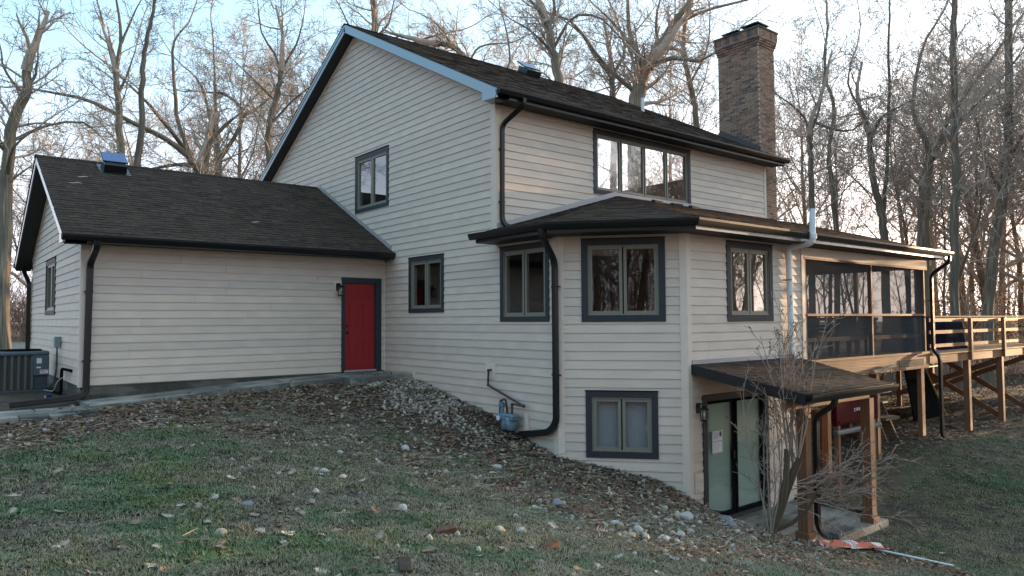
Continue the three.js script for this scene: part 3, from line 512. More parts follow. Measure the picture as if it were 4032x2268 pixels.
// garage roof
{
  const zE = 0.48, zc = -3.897, zW = 2 * zc - zE, x0 = -6.8, x1 = 0, top = garTop;
  const roof = part('garage_roof', prismX([[zE, top(zE)], [zc, top(zc)], [zW, top(zW)], [zW, top(zW) - 0.12], [zc, top(zc) - 0.15], [zE, top(zE) - 0.12]], x0 + 0.03, x1 - 0.004), M.roofbase, house, 'low dark shingled garage roof');
  const sl = Math.hypot(1, 0.505), v = V3(0, 0.505 / sl, -1 / sl), v2 = V3(0, 0.505 / sl, 1 / sl), len = (zE - zc) * sl;
  shingles(roof, V3(x0 - 0.02, top(zE) + 0.002, zE + 0.015), V3(1, 0, 0), v, len, () => 0, () => 6.8, 235, 211);
  shingles(roof, V3(x0 - 0.02, top(zW) + 0.002, zW), V3(1, 0, 0), v2, len, () => 0, () => 0.8, 0, 212);
  ridgeCaps(roof, V3(x0 - 0.03, top(zc), zc), V3(-0.02, top(zc), zc), 213);
  for (const s of [-1, 1]) {
    const a = V3(x0 + 0.012, top(zc) - 0.10, zc), b = V3(x0 + 0.012, top(zE) - 0.10, zc + s * (zE - zc)); part('rake_fascia', bar(a, b, 0.03, 0.14), M.rake, roof);
    const p = V3(-6.605, top(zc) - 0.18, zc), q = V3(-6.605, top(zE) - 0.18, zc + s * (zE - zc)); part('rake_soffit', bar(p, q, 0.35, 0.02), M.soffit, roof);
  }
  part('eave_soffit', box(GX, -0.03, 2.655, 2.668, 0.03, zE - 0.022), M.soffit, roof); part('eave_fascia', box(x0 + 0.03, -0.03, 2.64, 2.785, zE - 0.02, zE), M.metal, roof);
  part('eave_return', prismX([[0.0, 2.655], [zE, 2.64], [zE, 2.79], [0, 2.82]], x0 + 0.002, GX), M.rake, roof, 'pale box end of the garage eave');
  part('gutter', sweepProfile([V3(x0 - 0.03, 2.672, zE + 0.004), V3(-0.045, 2.672, zE + 0.004)], gutterProf), M.metal, roof, 'black gutter of the garage eave'); part('gutter', sweepProfile([V3(-0.2, 2.672, zW - 0.004), V3(x0 - 0.03, 2.672, zW - 0.004)], gutterProf), M.metal, roof);
  // step flashing against the gable wall
  const a = V3(-0.03, top(zc) + 0.05, zc), b = V3(-0.03, top(0.33) + 0.05, 0.33); part('step_flashing', merge([bar(a, b, 0.014, 0.12), bar(a.clone().add(V3(-0.05, -0.045, 0)), b.clone().add(V3(-0.05, -0.045, 0)), 0.1, 0.01)]), M.flash, roof, 'pale metal flashing along the gable wall');
}
// bay and porch roof: low hip against the upper wall
{
  const yE = 2.835, E0 = V3(-0.5, yE, 4.43), E1 = V3(-0.5, yE, 6.47), E2 = V3(1.07, yE, 8.37), E3 = V3(11.42, yE, 8.37), AP = V3(3.5, 3.975, ZC + 0.01), TL = V3(0.0, yE + 0.14, ZC + 0.01), TR = V3(11.42, 3.975, ZC + 0.01);
  const tri = (pts, d) => { const pos = []; const dn = p => p.clone().add(V3(0, -d, 0)); const n = pts.length; for (let i = 1; i < n - 1; i++) { for (const q of [pts[0], pts[i], pts[i + 1]]) pos.push(q.x, q.y, q.z); for (const q of [dn(pts[0]), dn(pts[i + 1]), dn(pts[i])]) pos.push(q.x, q.y, q.z); } for (let i = 0; i < n; i++) { const j = (i + 1) % n, a = pts[i], b = pts[j], c = dn(b), e = dn(a); for (const q of [a, e, c, a, c, b]) pos.push(q.x, q.y, q.z); } const g = new THREE.BufferGeometry(); g.setAttribute('position', new THREE.Float32BufferAttribute(pos, 3)); g.computeVertexNormals(); return triUV(g); };
  const roof = part('bay_roof', merge([tri([E0, E1, AP], 0.1), tri([E1, E2, AP], 0.1), tri([E2, E3, TR, AP], 0.1)]), M.roofbase, house, 'low hipped roof over bay and screened porch');
  const field = (A, B, C, D, np, seed) => { const u = B.clone().sub(A), L = u.length(); u.normalize(); const w = C.clone().sub(A), v = w.clone().addScaledVector(u, -w.dot(u)), H = v.length(); v.normalize(); const cu = w.dot(u), du = D ? D.clone().sub(A).dot(u) : cu; shingles(roof, A.clone(), u, v, H, t => cu * clamp(t / H, 0, 1), t => L + (du - L) * clamp(t / H, 0, 1), np, seed); };
  field(E0, E1, AP.clone().setZ(ZC + 0.01), null, 8, 221); field(E1, E2, AP, null, 50, 222); field(E2, E3, AP, TR, 7, 223);
  ridgeCaps(roof, E1.clone().add(V3(0, 0.005, 0)), AP.clone(), 224, 0.13); ridgeCaps(roof, E2.clone().add(V3(0, 0.005, 0)), AP.clone(), 225, 0.13);
  const soff = [V3(-0.47, 0, 4.46), V3(-0.47, 0, 6.46), V3(1.06, 0, 8.34), V3(11.4, 0, 8.34), V3(11.4, 0, 7.6), V3(1.4, 0, 7.6), V3(0.3, 0, 6.1), V3(0.3, 0, 4.46)];
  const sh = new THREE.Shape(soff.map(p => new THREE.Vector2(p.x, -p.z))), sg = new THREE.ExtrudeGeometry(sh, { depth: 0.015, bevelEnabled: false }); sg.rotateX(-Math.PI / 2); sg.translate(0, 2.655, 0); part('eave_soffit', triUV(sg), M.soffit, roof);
  const f = (a, b) => bar(V3(a.x, 2.735, a.z), V3(b.x, 2.735, b.z), 0.022, 0.16);
  part('eave_fascia', f(E0.clone().add(V3(.012, 0, 0)), E1.clone().add(V3(.012, 0, 0))), M.metal, roof); part('eave_fascia', f(E1, E2), M.metal, roof); part('eave_fascia', f(E2, E3.clone()), M.fasciaLit, roof, 'fascia in brighter metal than the other eaves for a sunlit look'); part('eave_return', box(-0.5, 0.0, 2.655, 2.82, 4.43, 4.452), M.metal, roof);
  part('gutter', sweepProfile([V3(-0.505, 2.72, 4.33), V3(-0.505, 2.72, 6.48), V3(1.065, 2.72, 8.378), V3(11.5, 2.72, 8.378)], gutterProf), M.metal, roof, 'black gutter round the bay and porch eave');
  // flashing where the hip meets the upper wall
  part('step_flashing', merge([bar(V3(0.02, 3.03, ZC + 0.035), V3(3.46, 4.03, ZC + 0.035), 0.012, 0.11), bar(V3(3.46, 4.02, ZC + 0.035), V3(EX, 4.02, ZC + 0.035), 0.012, 0.07)]), M.flash, roof, 'pale flashing climbing the upper wall');
  // east end of the porch roof
  part('roof_end', prismX([[8.37, 2.66], [8.37, yE], [ZC + 0.01, 3.975], [ZC + 0.01, 3.7], [8.2, 2.66]], 11.36, 11.40), M.fascia, roof);
}
console.log('roofs');
// downspouts
const ds = (pts, ref, label, w = 0.105, h = 0.075, r = 0.1) => part('downspout', pipeRect(rounded(pts, r), w, h, ref), M.metal, house, label);
const straps = (list) => list.forEach(([x, y, z, w, d]) => part('downspout_strap', box(x - w / 2, x + w / 2, y, y + 0.025, z - d / 2, z + d / 2), M.metal, house));
straps([[-6.315, 1.75, 0.06, 0.15, 0.09], [-6.325, 0.45, 0.06, 0.15, 0.09], [-0.07, 1.75, 6.22, 0.1, 0.15], [-0.07, 0.2, 6.22, 0.1, 0.15], [0.115, 4.55, 4.47, 0.12, 0.08], [0.11, 3.5, 4.47, 0.12, 0.08], [11.32, 1.6, 7.98, 0.13, 0.1], [11.42, -1.0, 8.1, 0.13, 0.1]]);
ds([V3(-6.27, 2.69, 0.55), V3(-6.27, 2.56, 0.53), V3(-6.30, 2.28, 0.075), V3(-6.33, -0.14, 0.075), V3(-6.5, -0.2, 0.09), V3(-7.5, -0.275, 0.02)], V3(0, 0, 1), 'downspout at the garage corner, turned out along the ground', 0.11, 0.08);
ds([V3(-6.6, 2.67, -8.33), V3(-6.56, 2.5, -8.25), V3(-6.5, 2.25, -7.9), V3(-6.5, -0.2, -7.9)], V3(0, 0, 1), 'downspout at the far garage corner');
ds([V3(0.32, 5.52, 4.93), V3(0.32, 5.38, 4.92), V3(0.12, 5.06, 4.49), V3(0.11, 3.18, 4.485), V3(0.15, 3.04, 4.53), V3(0.33, 3.0, 4.6)], V3(0, 0, 1), 'upper downspout emptying onto the bay roof', 0.088, 0.065, 0.12);
ds([V3(-0.55, 2.74, 6.40), V3(-0.54, 2.62, 6.39), V3(-0.09, 2.22, 6.22), V3(-0.085, -0.62, 6.22), V3(-0.1, -0.80, 6.05), V3(-0.11, -0.93, 5.25)], V3(1, 0, 0), 'tall downspout down the gable wall, turned out at the bottom', 0.115, 0.08, 0.16);
ds([V3(11.36, 2.73, 8.44), V3(11.36, 2.58, 8.43), V3(11.30, 2.28, 8.02), V3(11.34, 0.36, 8.0), V3(11.42, 0.18, 8.12), V3(11.42, -1.78, 8.12), V3(11.52, -1.9, 8.15), V3(11.75, -1.93, 8.2)], V3(0, 0, 1), 'downspout at the far corner of the porch', 0.1, 0.075, 0.13);

// chimney
{
  const x0 = 9.6, x1 = 10.42, z0 = 2.94, z1 = 4.28, yT = 9.56;
  const ch = part('chimney', merge([box(x0 + 0.005, x1 - 0.005, -2, 8.98, z0 + 0.005, z1 - 0.005), box(x0 - 0.015, x1 + 0.015, 8.98, yT - 0.03, z0 - 0.015, z1 + 0.015), box(x0 - 0.07, x1 + 0.07, 9.24, yT - 0.09, z0 - 0.07, z1 + 0.07)]), std([0.58, 0.54, 0.49], { roughness: 0.95, map: T.rough }), house, 'tall brick chimney with corbelled top');
  const bm = [[0.47, 0.27, 0.19], [0.40, 0.225, 0.165], [0.52, 0.32, 0.23], [0.32, 0.2, 0.155], [0.56, 0.36, 0.25], [0.19, 0.135, 0.125]].map(c => std(c, { roughness: 0.9, map: T.brick }));
  const bmV = std([1, 1, 1], { roughness: 0.9, map: T.brick, vertexColors: true });
  const R = rngOf(301), all = [], put = (a, b, c, d, e, f, vis, dark) => { const g = box(a, b, c, d, e, f); all.push({ g, m: dark ? [3, 0, 1, 5][Math.floor(R() * 4)] : R() < 0.09 ? 5 : Math.floor(R() * 5), s: vis / Math.hypot(a - EYE.x, c - EYE.y, e - EYE.z) * (b - a + f - e) }); };
  const ring = (y, h, o, off, vert) => {   // one course round the stack, pushed out by o
    const L = vert ? 0.062 : 0.203, J = 0.010, X0 = x0 - o, X1 = x1 + o, Z0 = z0 - o, Z1 = z1 + o, dep = 0.03;
    for (let z = Z1 - dep + (off ? 0.1 : 0); z > Z0; z -= L + J) { const a = Math.max(Z0, z - L), b = Math.min(Z1, z); if (b - a > 0.02 && y > 5.0) { const p = (R() - 0.5) * 0.004; put(X0 + p, X0 + 0.05, y, y + h, a, b, 1, o > 0.02); } }
    for (let x = X0 + (off ? -0.1 : 0); x < X1; x += L + J) { const a = Math.max(X0 + (off ? 0 : 0), x), b = Math.min(X1, x + L); if (b - a > 0.02 && y > 3.2) { const p = (R() - 0.5) * 0.004; put(a + (a === X0 ? 0.0515 : 0), b, y, y + h, Z1 - dep + 0.0005, Z1 + p, 0.8, false); } }
    if (y > 8.5) for (let z = Z0; z < Z1; z += L + J) put(X1 - 0.05, X1, y, y + h, z, Math.min(Z1 - dep, z + L), 0.01, true);
  };
  let i = 0; for (let y = 3.2; y < 8.98; y += 0.0677) ring(y, 0.0577, 0, i++ % 2);
  ring(8.985, 0.0577, 0.022, 0); ring(9.053, 0.0577, 0.042, 1); ring(9.121, 0.0577, 0.058, 0); ring(9.19, 0.0577, 0.07, 1); ring(9.26, 0.215, 0.078, 0, true);
  all.sort((a, b) => b.s - a.s); all.slice(0, 290).forEach(a => part('brick', a.g, bm[a.m], ch));
  const rest = all.slice(290), g = merge(rest.map(a => a.g)), col = []; for (const a of rest) { const c = bm[a.m].color; for (let k = 0; k < a.g.attributes.position.count; k++) col.push(c.r, c.g, c.b); } g.setAttribute('color', new THREE.Float32BufferAttribute(col, 3)); tag(part('bricks', g, bmV, ch), null, null, null, 'stuff');
  part('crown', box(x0 - 0.1, x1 + 0.1, yT - 0.09, yT - 0.04, z0 - 0.1, z1 + 0.1), M.concreteD, ch);
  for (const [z, h, w] of [[3.3, 0.22, 0.19], [3.92, 0.14, 0.17]]) {
    const y = yT - 0.06, cx = (x0 + x1) / 2 + (z > 3.6 ? -0.08 : 0.05), zz = z > 3.6 ? 3.3 : 3.9;   // nearer cap is the taller
    const cap = part('chimney_cap', merge([box(cx - w, cx + w, y, y + 0.1, zz - w, zz + w), box(cx - w + .02, cx + w - .02, y + 0.1, y + h, zz - w + 0.02, zz + w - 0.02)]), M.metal, ch);
    const t = new THREE.ConeGeometry((w + 0.1) * 1.42, 0.12, 4); t.rotateY(Math.PI / 4); t.translate(cx, y + h + 0.08, zz); part('cap_lid', merge([triUV(t), box(cx - w - 0.1, cx + w + 0.1, y + h, y + h + 0.03, zz - w - 0.1, zz + w + 0.1)]), M.metal, cap);
  }
  const yb = mainTop(z1) , yf = mainTop(z0); part('flashing', merge([bar(V3(x0 - 0.012, yb + 0.06, z1), V3(x0 - 0.012, yf + 0.1, z0), 0.02, 0.16), bar(V3(x0 - 0.01, yb + 0.05, z1 + 0.012), V3(x0 + 0.33, yb + 0.05, z1 + 0.012), 0.02, 0.16)]), std([0.09, 0.075, 0.07], { roughness: 0.5, metalness: 0.3 }), ch);
}
// canopy over the basement doors
{
  const can = thing('door_canopy', 'small lean-to canopy on brown posts over the basement doors', 'canopy');
  const yW = 0.40, yF = 0.04, z0 = ZS + 0.02, z1 = 9.97, x0 = 1.53, x1 = 4.95, xF0 = 1.53, xF1 = 4.35;
  const A = V3(x0, yF, z1), B = V3(xF1, yF, z1), C = V3(x1, yW, z0), D = V3(x0, yW, z0); const dn = (p, d) => p.clone().add(V3(0, -d, 0));
  const roof = part('roof', triUV(hexa([dn(A, 0.05), A, B, dn(B, 0.05), dn(D, 0.05), D, C, dn(C, 0.05)])), M.roofbase, can);
  const u = V3(1, 0, 0), vv = D.clone().sub(A), H = vv.length(); vv.normalize();
  { const R = rngOf(230); void R; } shingles(roof, A.clone().add(V3(0, 0.002, 0)), u, vv, H, () => 0, t => (xF1 - x0) + (x1 - xF1) * clamp(t / H, 0, 1), 90, 231);
  part('fascia', bar(V3(x0 - 0.012, yF - 0.075, z1), V3(x0 - 0.012, yW - 0.08, z0), 0.03, 0.17), M.metal, can); part('fascia', box(x0, xF1, yF - 0.14, yF - 0.005, z1 - 0.02, z1 + 0.006), M.metal, can);
  part('gutter', sweepProfile([V3(x0 + 0.0, yF - 0.115, z1 + 0.007), V3(xF1 + 0.08, yF - 0.115, z1 + 0.007)], gutterOf(0.85)), M.metal, can); part('flashing', bar(V3(x0, yW + 0.035, z0 + 0.015), V3(x1 - 0.2, yW + 0.035, z0 + 0.015), 0.02, 0.07), std([0.34, 0.35, 0.40], { roughness: 0.4, metalness: 0.5 }), can);
  part('beam', box(x0 + 0.06, xF1 - 0.05, yF - 0.27, yF - 0.06, 9.53, 9.62), M.wood[1], can);
  for (let i = 0; i < 7; i++) { const x = x0 + 0.12 + i * 0.47; part('rafter', bar(V3(x, yF - 0.09, z1 - 0.06), V3(x, yW - 0.1, z0), 0.04, 0.09), M.wood[1], can); }
  const post = (x, z, yb) => { const p = part('post', rbox(x - 0.085, x + 0.085, yb + 0.16, yF - 0.27, z - 0.085, z + 0.085, 0.008), M.post, can); part('post_base', rbox(x - 0.12, x + 0.12, yb - 0.08, yb + 0.16, z - 0.12, z + 0.12, 0.015), M.post, p); };
  post(2.13, 9.58, -2.32); post(4.28, 9.58, -2.46);
  part('downspout', pipeRect(rounded([V3(2.30, -0.06, 10.02), V3(2.30, -0.16, 10.0), V3(2.30, -0.38, 9.70), V3(2.31, -2.06, 9.68), V3(2.35, -2.22, 9.74), V3(2.56, -2.28, 9.95)], 0.1), 0.1, 0.075, V3(0, 0, 1)), M.metal, can, 'black downspout beside the front post');
}

// ---------------------------------------------------------------- screened porch and deck
const pick = (a, r = R0) => a[Math.floor(r() * a.length)];
{
  const porch = thing('screened_porch', 'timber screened porch with dark mesh walls under the low roof', 'porch');
  const x0 = 5.27, x1 = 11.2, zF = ZS, yF = 0.27, yT = 2.62;
  for (let z = ZC + 0.05, i = 0; z < zF - 0.02; z += 0.144, i++) part('floor_board', box(5.21, x1 + 0.08, yF - 0.032, yF, z, Math.min(z + 0.138, zF + 0.03)), pick(M.wood), porch);
  part('rim_joist', box(5.22, x1 + 0.1, -0.10, yF - 0.035, zF - 0.02, zF + 0.025), M.wood[2], porch, 'sunlit orange-brown rim joist'); part('rim_joist', box(x1 + 0.06, x1 + 0.1, -0.1, yF - 0.035, ZC, zF - 0.022), M.wood[0], porch);
  for (const x of [6.4, 7.6, 8.8, 10]) part('joist', box(x, x + 0.04, -0.08, yF - 0.035, ZC, zF - 0.022), M.woodOld[1], porch);
  part('sill_plate', box(5.22, x1 + 0.1, yF + 0.002, yF + 0.05, zF - 0.08, zF + 0.045), M.wood[2], porch);
  part('header', box(5.26, x1 + 0.12, 2.44, 2.64, zF - 0.06, zF + 0.03), M.corner, porch, 'cream header board above the screens');
  part('header_trim', box(5.27, x1 + 0.1, 2.395, 2.44, zF - 0.05, zF + 0.045), M.wood[1], porch);
  for (const x of [5.3, 8.24, 11.12]) part('post', box(x - 0.03, x + 0.03, yF + 0.05, 2.395, zF - 0.06, zF + 0.03), M.post, porch);
  part('corner_post', box(11.02, 11.2, -2.2, 2.44, zF - 0.17, zF - 0.062), M.post, porch);
  part('mid_rail', box(5.33, 11.09, 1.225, 1.275, zF - 0.03, zF + 0.05), M.wood[2], porch);
  part('low_rail', box(5.33, 11.09, 0.68, 0.77, zF - 0.11, zF - 0.07), M.wood[1], porch);
  // east side
  for (const z of [ZC + 0.05, 6.15]) part('post', box(x1 - 0.08, x1, yF, 2.44, z - 0.05, z + 0.05), M.postOld, porch);
  part('mid_rail', box(x1 - 0.07, x1 - 0.02, 1.22, 1.27, ZC, zF - 0.18), M.wood[1], porch); part('low_rail', box(x1 - 0.07, x1 - 0.02, 0.68, 0.78, ZC, zF - 0.18), M.wood[1], porch); part('header', box(x1 - 0.1, x1 + 0.02, 2.42, 2.64, ZC, zF - 0.07), M.woodOld[0], porch);
  part('ceiling', box(5.22, x1 + 0.1, 2.645, 2.654, ZC + 0.02, 7.6), M.woodOld[1], porch);
  M.screen = phy([0.06, 0.064, 0.07], { roughness: 0.9, specularIntensity: 0, transparent: true, opacity: 0.64, side: THREE.DoubleSide });
  const pl = (w, h, x, y, z, ry = 0) => { const g = new THREE.PlaneGeometry(w, h); g.rotateY(ry); g.translate(x, y, z); return g; };
  for (const [a, b] of [[5.33, 8.21], [8.27, 11.09]]) for (const [c, d] of [[0.32, 1.225], [1.275, 2.395]]) part('screen', pl(b - a, d - c, (a + b) / 2, (c + d) / 2, zF - 0.01), M.screen, porch);
  for (const [c, d] of [[0.27, 1.22], [1.27, 2.42]]) part('screen', pl(zF - ZC - .2, d - c, x1 - 0.04, (c + d) / 2, (zF + ZC) / 2, Math.PI / 2), M.screen, porch);
  for (const [x, z] of [[6.3, zF - 0.12], [8.6, zF - 0.12], [8.7, 6.0], [11.05, 5.9], [6.3, 6.0]]) part('footing_post', box(x - 0.07, x + 0.07, gh(x, z) - 0.2, -0.1, z - 0.07, z + 0.07), M.post, porch);
  part('patch_board', box(9.55, 10.95, -0.02, 0.15, zF + 0.026, zF + 0.04), M.woodOld[0], porch, 'grey weathered board nailed on the rim');
}
{
  const deck = thing('deck', 'long raised timber deck with three-rail railing beyond the porch', 'deck'); const y = 0.26, x0 = 11.32, x1 = 21.2, z0 = 2.2, z1 = 7.9;
  for (let z = z0, i = 0; z < z1; z += 0.145) part('floor_board', box(x0, x1, y - 0.035, y - rr(0, 0.002), z, z + 0.139), pick(M.wood), deck);
  part('rim_joist', box(x0 - 0.02, x1, -0.005, y - 0.037, z1 - 0.02, z1 + 0.03), M.wood[2], deck, 'pale sunlit edge board of the deck'); part('rim_joist', box(x0, x1, -0.005, y - 0.037, z0, z0 + 0.04), M.wood[1], deck);
  for (const x of [12.6, 15.2, 18, 20.5]) part('joist', box(x, x + 0.04, 0, y - 0.037, z0 + 0.05, z1 - 0.03), M.woodOld[1], deck);
  const px = [13.95, 16.58, 19.2, 21.1];
  part('top_rail', box(x0 + 0.1, x1, 1.185, 1.225, z1 - 0.10, z1 + 0.06), M.woodOld[2], deck, 'weathered flat cap rail');
  for (const [a, b] of [[1.07, 1.16], [0.755, 0.845], [0.40, 0.49]]) part('rail', box(x0 + 0.1, x1, a, b, z1 - 0.035, z1 + 0.003), M.wood[2], deck);
  for (const x of px) { part('rail_post', box(x - 0.055, x + 0.055, 0.0, 1.16, z1 + 0.031, z1 + 0.12), M.post, deck); part('post', rbox(x - 0.08, x + 0.08, gh(x, z1) - 0.3, -0.006, z1 - 0.12, z1 + 0.03, 0.006), M.post, deck); }
  for (const x of px) part('post', box(x - 0.07, x + 0.07, gh(x, z0 + .2) - 0.3, -0.006, z0 + 0.1, z0 + 0.24), M.postOld, deck);
  for (const x of [12.2, 14.8, 17.5]) { part('post', box(x - 0.07, x + 0.07, gh(x, 5) - 0.3, 0, 4.95, 5.09), M.post, deck); }
    for (const x of [16.58, 19.2]) { const yf = gh(x, 7.8), yb = gh(x, 4.9); part('brace', bar(V3(x + 0.1, yf + 0.12, 7.8), V3(x + 0.1, -0.15, 5.0), 0.04, 0.15), M.braceWood, deck); part('brace', bar(V3(x - 0.1, -0.12, 7.8), V3(x - 0.1, yb + 0.45, 5.0), 0.04, 0.15), M.braceWood, deck); part('post', box(x - 0.07, x + 0.07, gh(x, 4.9) - 0.3, 0, 4.85, 4.99), M.postOld, deck); }
  // far railing
  for (const [a, b] of [[1.08, 1.2], [0.75, 0.85], [0.4, 0.5]]) part('rail', box(x0, x1, a, b, z0 - 0.03, z0 + 0.01), M.wood[1], deck); for (const x of px) part('rail_post', box(x - 0.05, x + 0.05, 0.0, 1.1, z0 - 0.13, z0 - 0.035), M.post, deck);
}
// two grills under black covers on the deck
function coverGeo(w, h, d, seed) {
  const g = new THREE.BoxGeometry(w, h, d, 18, 14, 12), p = g.attributes.position;
  for (let i = 0; i < p.count; i++) { let x = p.getX(i), y = p.getY(i) + h / 2, z = p.getZ(i); const t = y / h, k = 0.86 + 0.14 * (1 - t); const a = Math.atan2(z / d, x / w); const f = 1 + 0.10 * (1 - t) * (fbm(a * 5 + 20, t * 1.2, 3, seed) - 0.5) * 2 + 0.05 * (fbm(x * 6 + 9, z * 6 + t * 5, 3, seed + 3) - 0.5); x *= k * f; z *= k * f; if (t > 0.95) y += 0.16 * (fbm(x * 2.2 + seed, z * 2.2, 3, seed + 5) - 0.5) - 0.10 * Math.pow(Math.abs(2 * x / w), 3); p.setXYZ(i, x, y, z); }
  g.computeVertexNormals(); return g;
}
M.tarp = phy([0.02, 0.02, 0.03], { roughness: 0.9, specularIntensity: 0 });
for (const [x, z, w, s, l] of [[12.35, 6.9, 1.55, 5, 'lumpy black cover over a grill next to the porch'], [14.75, 6.95, 1.75, 9, 'lumpy black cover over a grill between two rail posts']]) { const o = thing('covered_grill', l, 'grill cover', 'covered grills on the deck', V3(x, 0.262, z), 0.05); part('cover', coverGeo(w, 0.82, 0.75, s), M.tarp, o); part('cover_fold', coverGeo(w * 0.8, 0.28, 0.6, s + 2).translate(0.05, 0.68, 0), M.tarp, o); }
// porch furniture
{
  const ft = M.black; const t = thing('patio_table', 'dark table inside the screened porch', 'table', null, V3(8.0, 0.27, 6.2)); part('table_top', rbox(-0.85, 0.85, 0.70, 0.74, -0.5, 0.5, 0.01), ft, t); for (const [a, b] of [[-0.75, -0.4], [0.75, -0.4], [-0.75, 0.4], [0.75, 0.4]]) part('leg', box(a - 0.025, a + 0.025, 0, 0.70, b - 0.025, b + 0.025), ft, t);
  const m2 = std([0.03, 0.05, 0.065], { roughness: 0.6 });
  const c0 = new THREE.Group(); part('seat', rbox(-0.26, 0.26, 0.40, 0.45, -0.26, 0.26, 0.02), m2, c0); part('backrest', bar(V3(0, 0.45, -0.25), V3(0, 0.98, -0.36), 0.5, 0.05, V3(0, 0, 1)), m2, c0); for (const [a, b] of [[-0.23, -0.23], [0.23, -0.23], [-0.23, 0.23], [0.23, 0.23]]) part('leg', box(a - 0.02, a + 0.02, 0, 0.40, b - 0.02, b + 0.02), ft, c0); for (const s of [-0.27, 0.27]) part('armrest', box(s - 0.025, s + 0.025, 0.62, 0.655, -0.28, 0.24), ft, c0);
  [[6.6, 7.0, 2.6, 'dark porch chair nearest the white vent pipe'], [7.9, 7.15, 3.0, 'dark porch chair left of the middle screen post'], [9.3, 6.9, -2.2, 'dark blue-grey porch chair right of the middle screen post'], [10.3, 6.2, -1.4, 'porch chair in the far right corner of the porch']].forEach(([x, z, r, l]) => { const c = c0.clone(); c.name = numbered('patio_chair'); c.position.set(x, 0.27, z); c.rotation.y = r; tag(c, l, 'chair', 'chairs in the screened porch'); scene.add(c); });
}
// ---------------------------------------------------------------- hard ground: walk, stoop, patio, block edging
{
  const walk = []; const xs = [-6.42, -5.2, -4.0, -2.8, -1.6]; const yAt = x => -0.285 + 0.245 * sstep(-7.2, -1.4, x) * 1.02;
  const w = thing('walkway', 'pale concrete walk sloping up beside the garage', 'walkway'); w.userData.kind = 'structure'; delete w.userData.category;
  for (let i = 0; i < xs.length - 1; i++) { const a = xs[i] + 0.006, b = xs[i + 1] - 0.006, ya = yAt(xs[i]), yb = yAt(xs[i + 1]), z0 = 0.0, za = 1.06, zb = 1.03; part('slab', triUV(hexa([V3(a, ya - 0.4, z0), V3(a, ya, z0), V3(a, ya - 0.012, za), V3(a, ya - 0.4, za), V3(b, yb - 0.4, z0), V3(b, yb, z0), V3(b, yb - 0.012, zb), V3(b, yb - 0.4, zb)]), i * 1.7), M.concrete, w); }
  part('stoop', rbox(-1.594, -0.0, -0.5, -0.03, 0.03, 1.37, 0.012), M.concrete, w, 'concrete stoop in front of the red door');
  void walk;
}
{
  const e = thing('block_edging', 'mossy concrete block edging at the left of the garage corner', 'edging');
  const R = rngOf(410); let x = -10.2; while (x < -6.65) { const L = rr(0.36, 0.42, R); part('block', rbox(x, Math.min(x + L - 0.012, -6.6), -0.62, -0.315 + rr(-0.012, 0.006, R), 1.42 + rr(-.01, .015, R), 1.72, 0.018), pick([M.concreteD, M.concreteD, M.concrete], R), e); x += L; }
  part('slab', rbox(-10.2, -6.5, -0.55, -0.30, 0.72, 1.40, 0.015), M.concrete, e, 'narrow slab behind the edging blocks');
}
{
  const p = thing('patio', 'concrete patio slab outside the basement doors', 'patio'); p.userData.kind = 'structure'; delete p.userData.category;
  part('slab', rbox(1.85, 4.7, -2.75, -2.395, ZS + 0.02, 9.72, 0.02), M.concrete, p); part('kerb', rbox(4.72, 4.88, -2.8, -2.34, ZS - 0.1, 9.45, 0.02), M.concreteD, p);
}
// ---------------------------------------------------------------- fittings on and beside the house
function lantern(x, y, z, label) {
  const o = thing('wall_lantern', label, 'lantern', 'lanterns beside the doors', V3(x, y, z)); const m = M.brass;
  part('back_plate', rbox(-0.05, 0.05, -0.02, 0.16, 0, 0.02, 0.008), m, o); part('arm', sweepTube(rounded([V3(0, 0.08, 0.02), V3(0, 0.15, 0.06), V3(0, 0.15, 0.12), V3(0, 0.10, 0.13)], 0.03), 0.012, 8), m, o);
  const roof = new THREE.CylinderGeometry(0.02, 0.088, 0.06, 8); roof.translate(0, 0.085, 0.13); part('hood', roof, m, o); const gl = new THREE.CylinderGeometry(0.068, 0.058, 0.17, 8, 1, true); gl.translate(0, -0.03, 0.13); part('glass', gl, phy([0.9, 0.9, 0.85], { roughness: 0.15, transmission: 0.9, thickness: 0 }), o);
  const cage = []; for (let i = 0; i < 8; i++) { const a = i / 8 * Math.PI * 2 + Math.PI / 8; cage.push(bar(V3(Math.cos(a) * 0.07, 0.055, 0.13 + Math.sin(a) * 0.07), V3(Math.cos(a) * 0.06, -0.115, 0.13 + Math.sin(a) * 0.06), 0.009, 0.009)); } const bt = new THREE.CylinderGeometry(0.066, 0.05, 0.03, 8); bt.translate(0, -0.13, 0.13); part('cage', merge([...cage, triUV(bt)]), m, o);
  const bulb = new THREE.SphereGeometry(0.025, 10, 8); bulb.scale(1, 1.6, 1); bulb.translate(0, -0.03, 0.13); part('bulb', bulb, M.white, o); return o;
}
lantern(-1.245, 1.90, 0.027, 'black coach lantern beside the red door'); lantern(1.66, -0.42, ZS + 0.03, 'black coach lantern beside the basement doors');
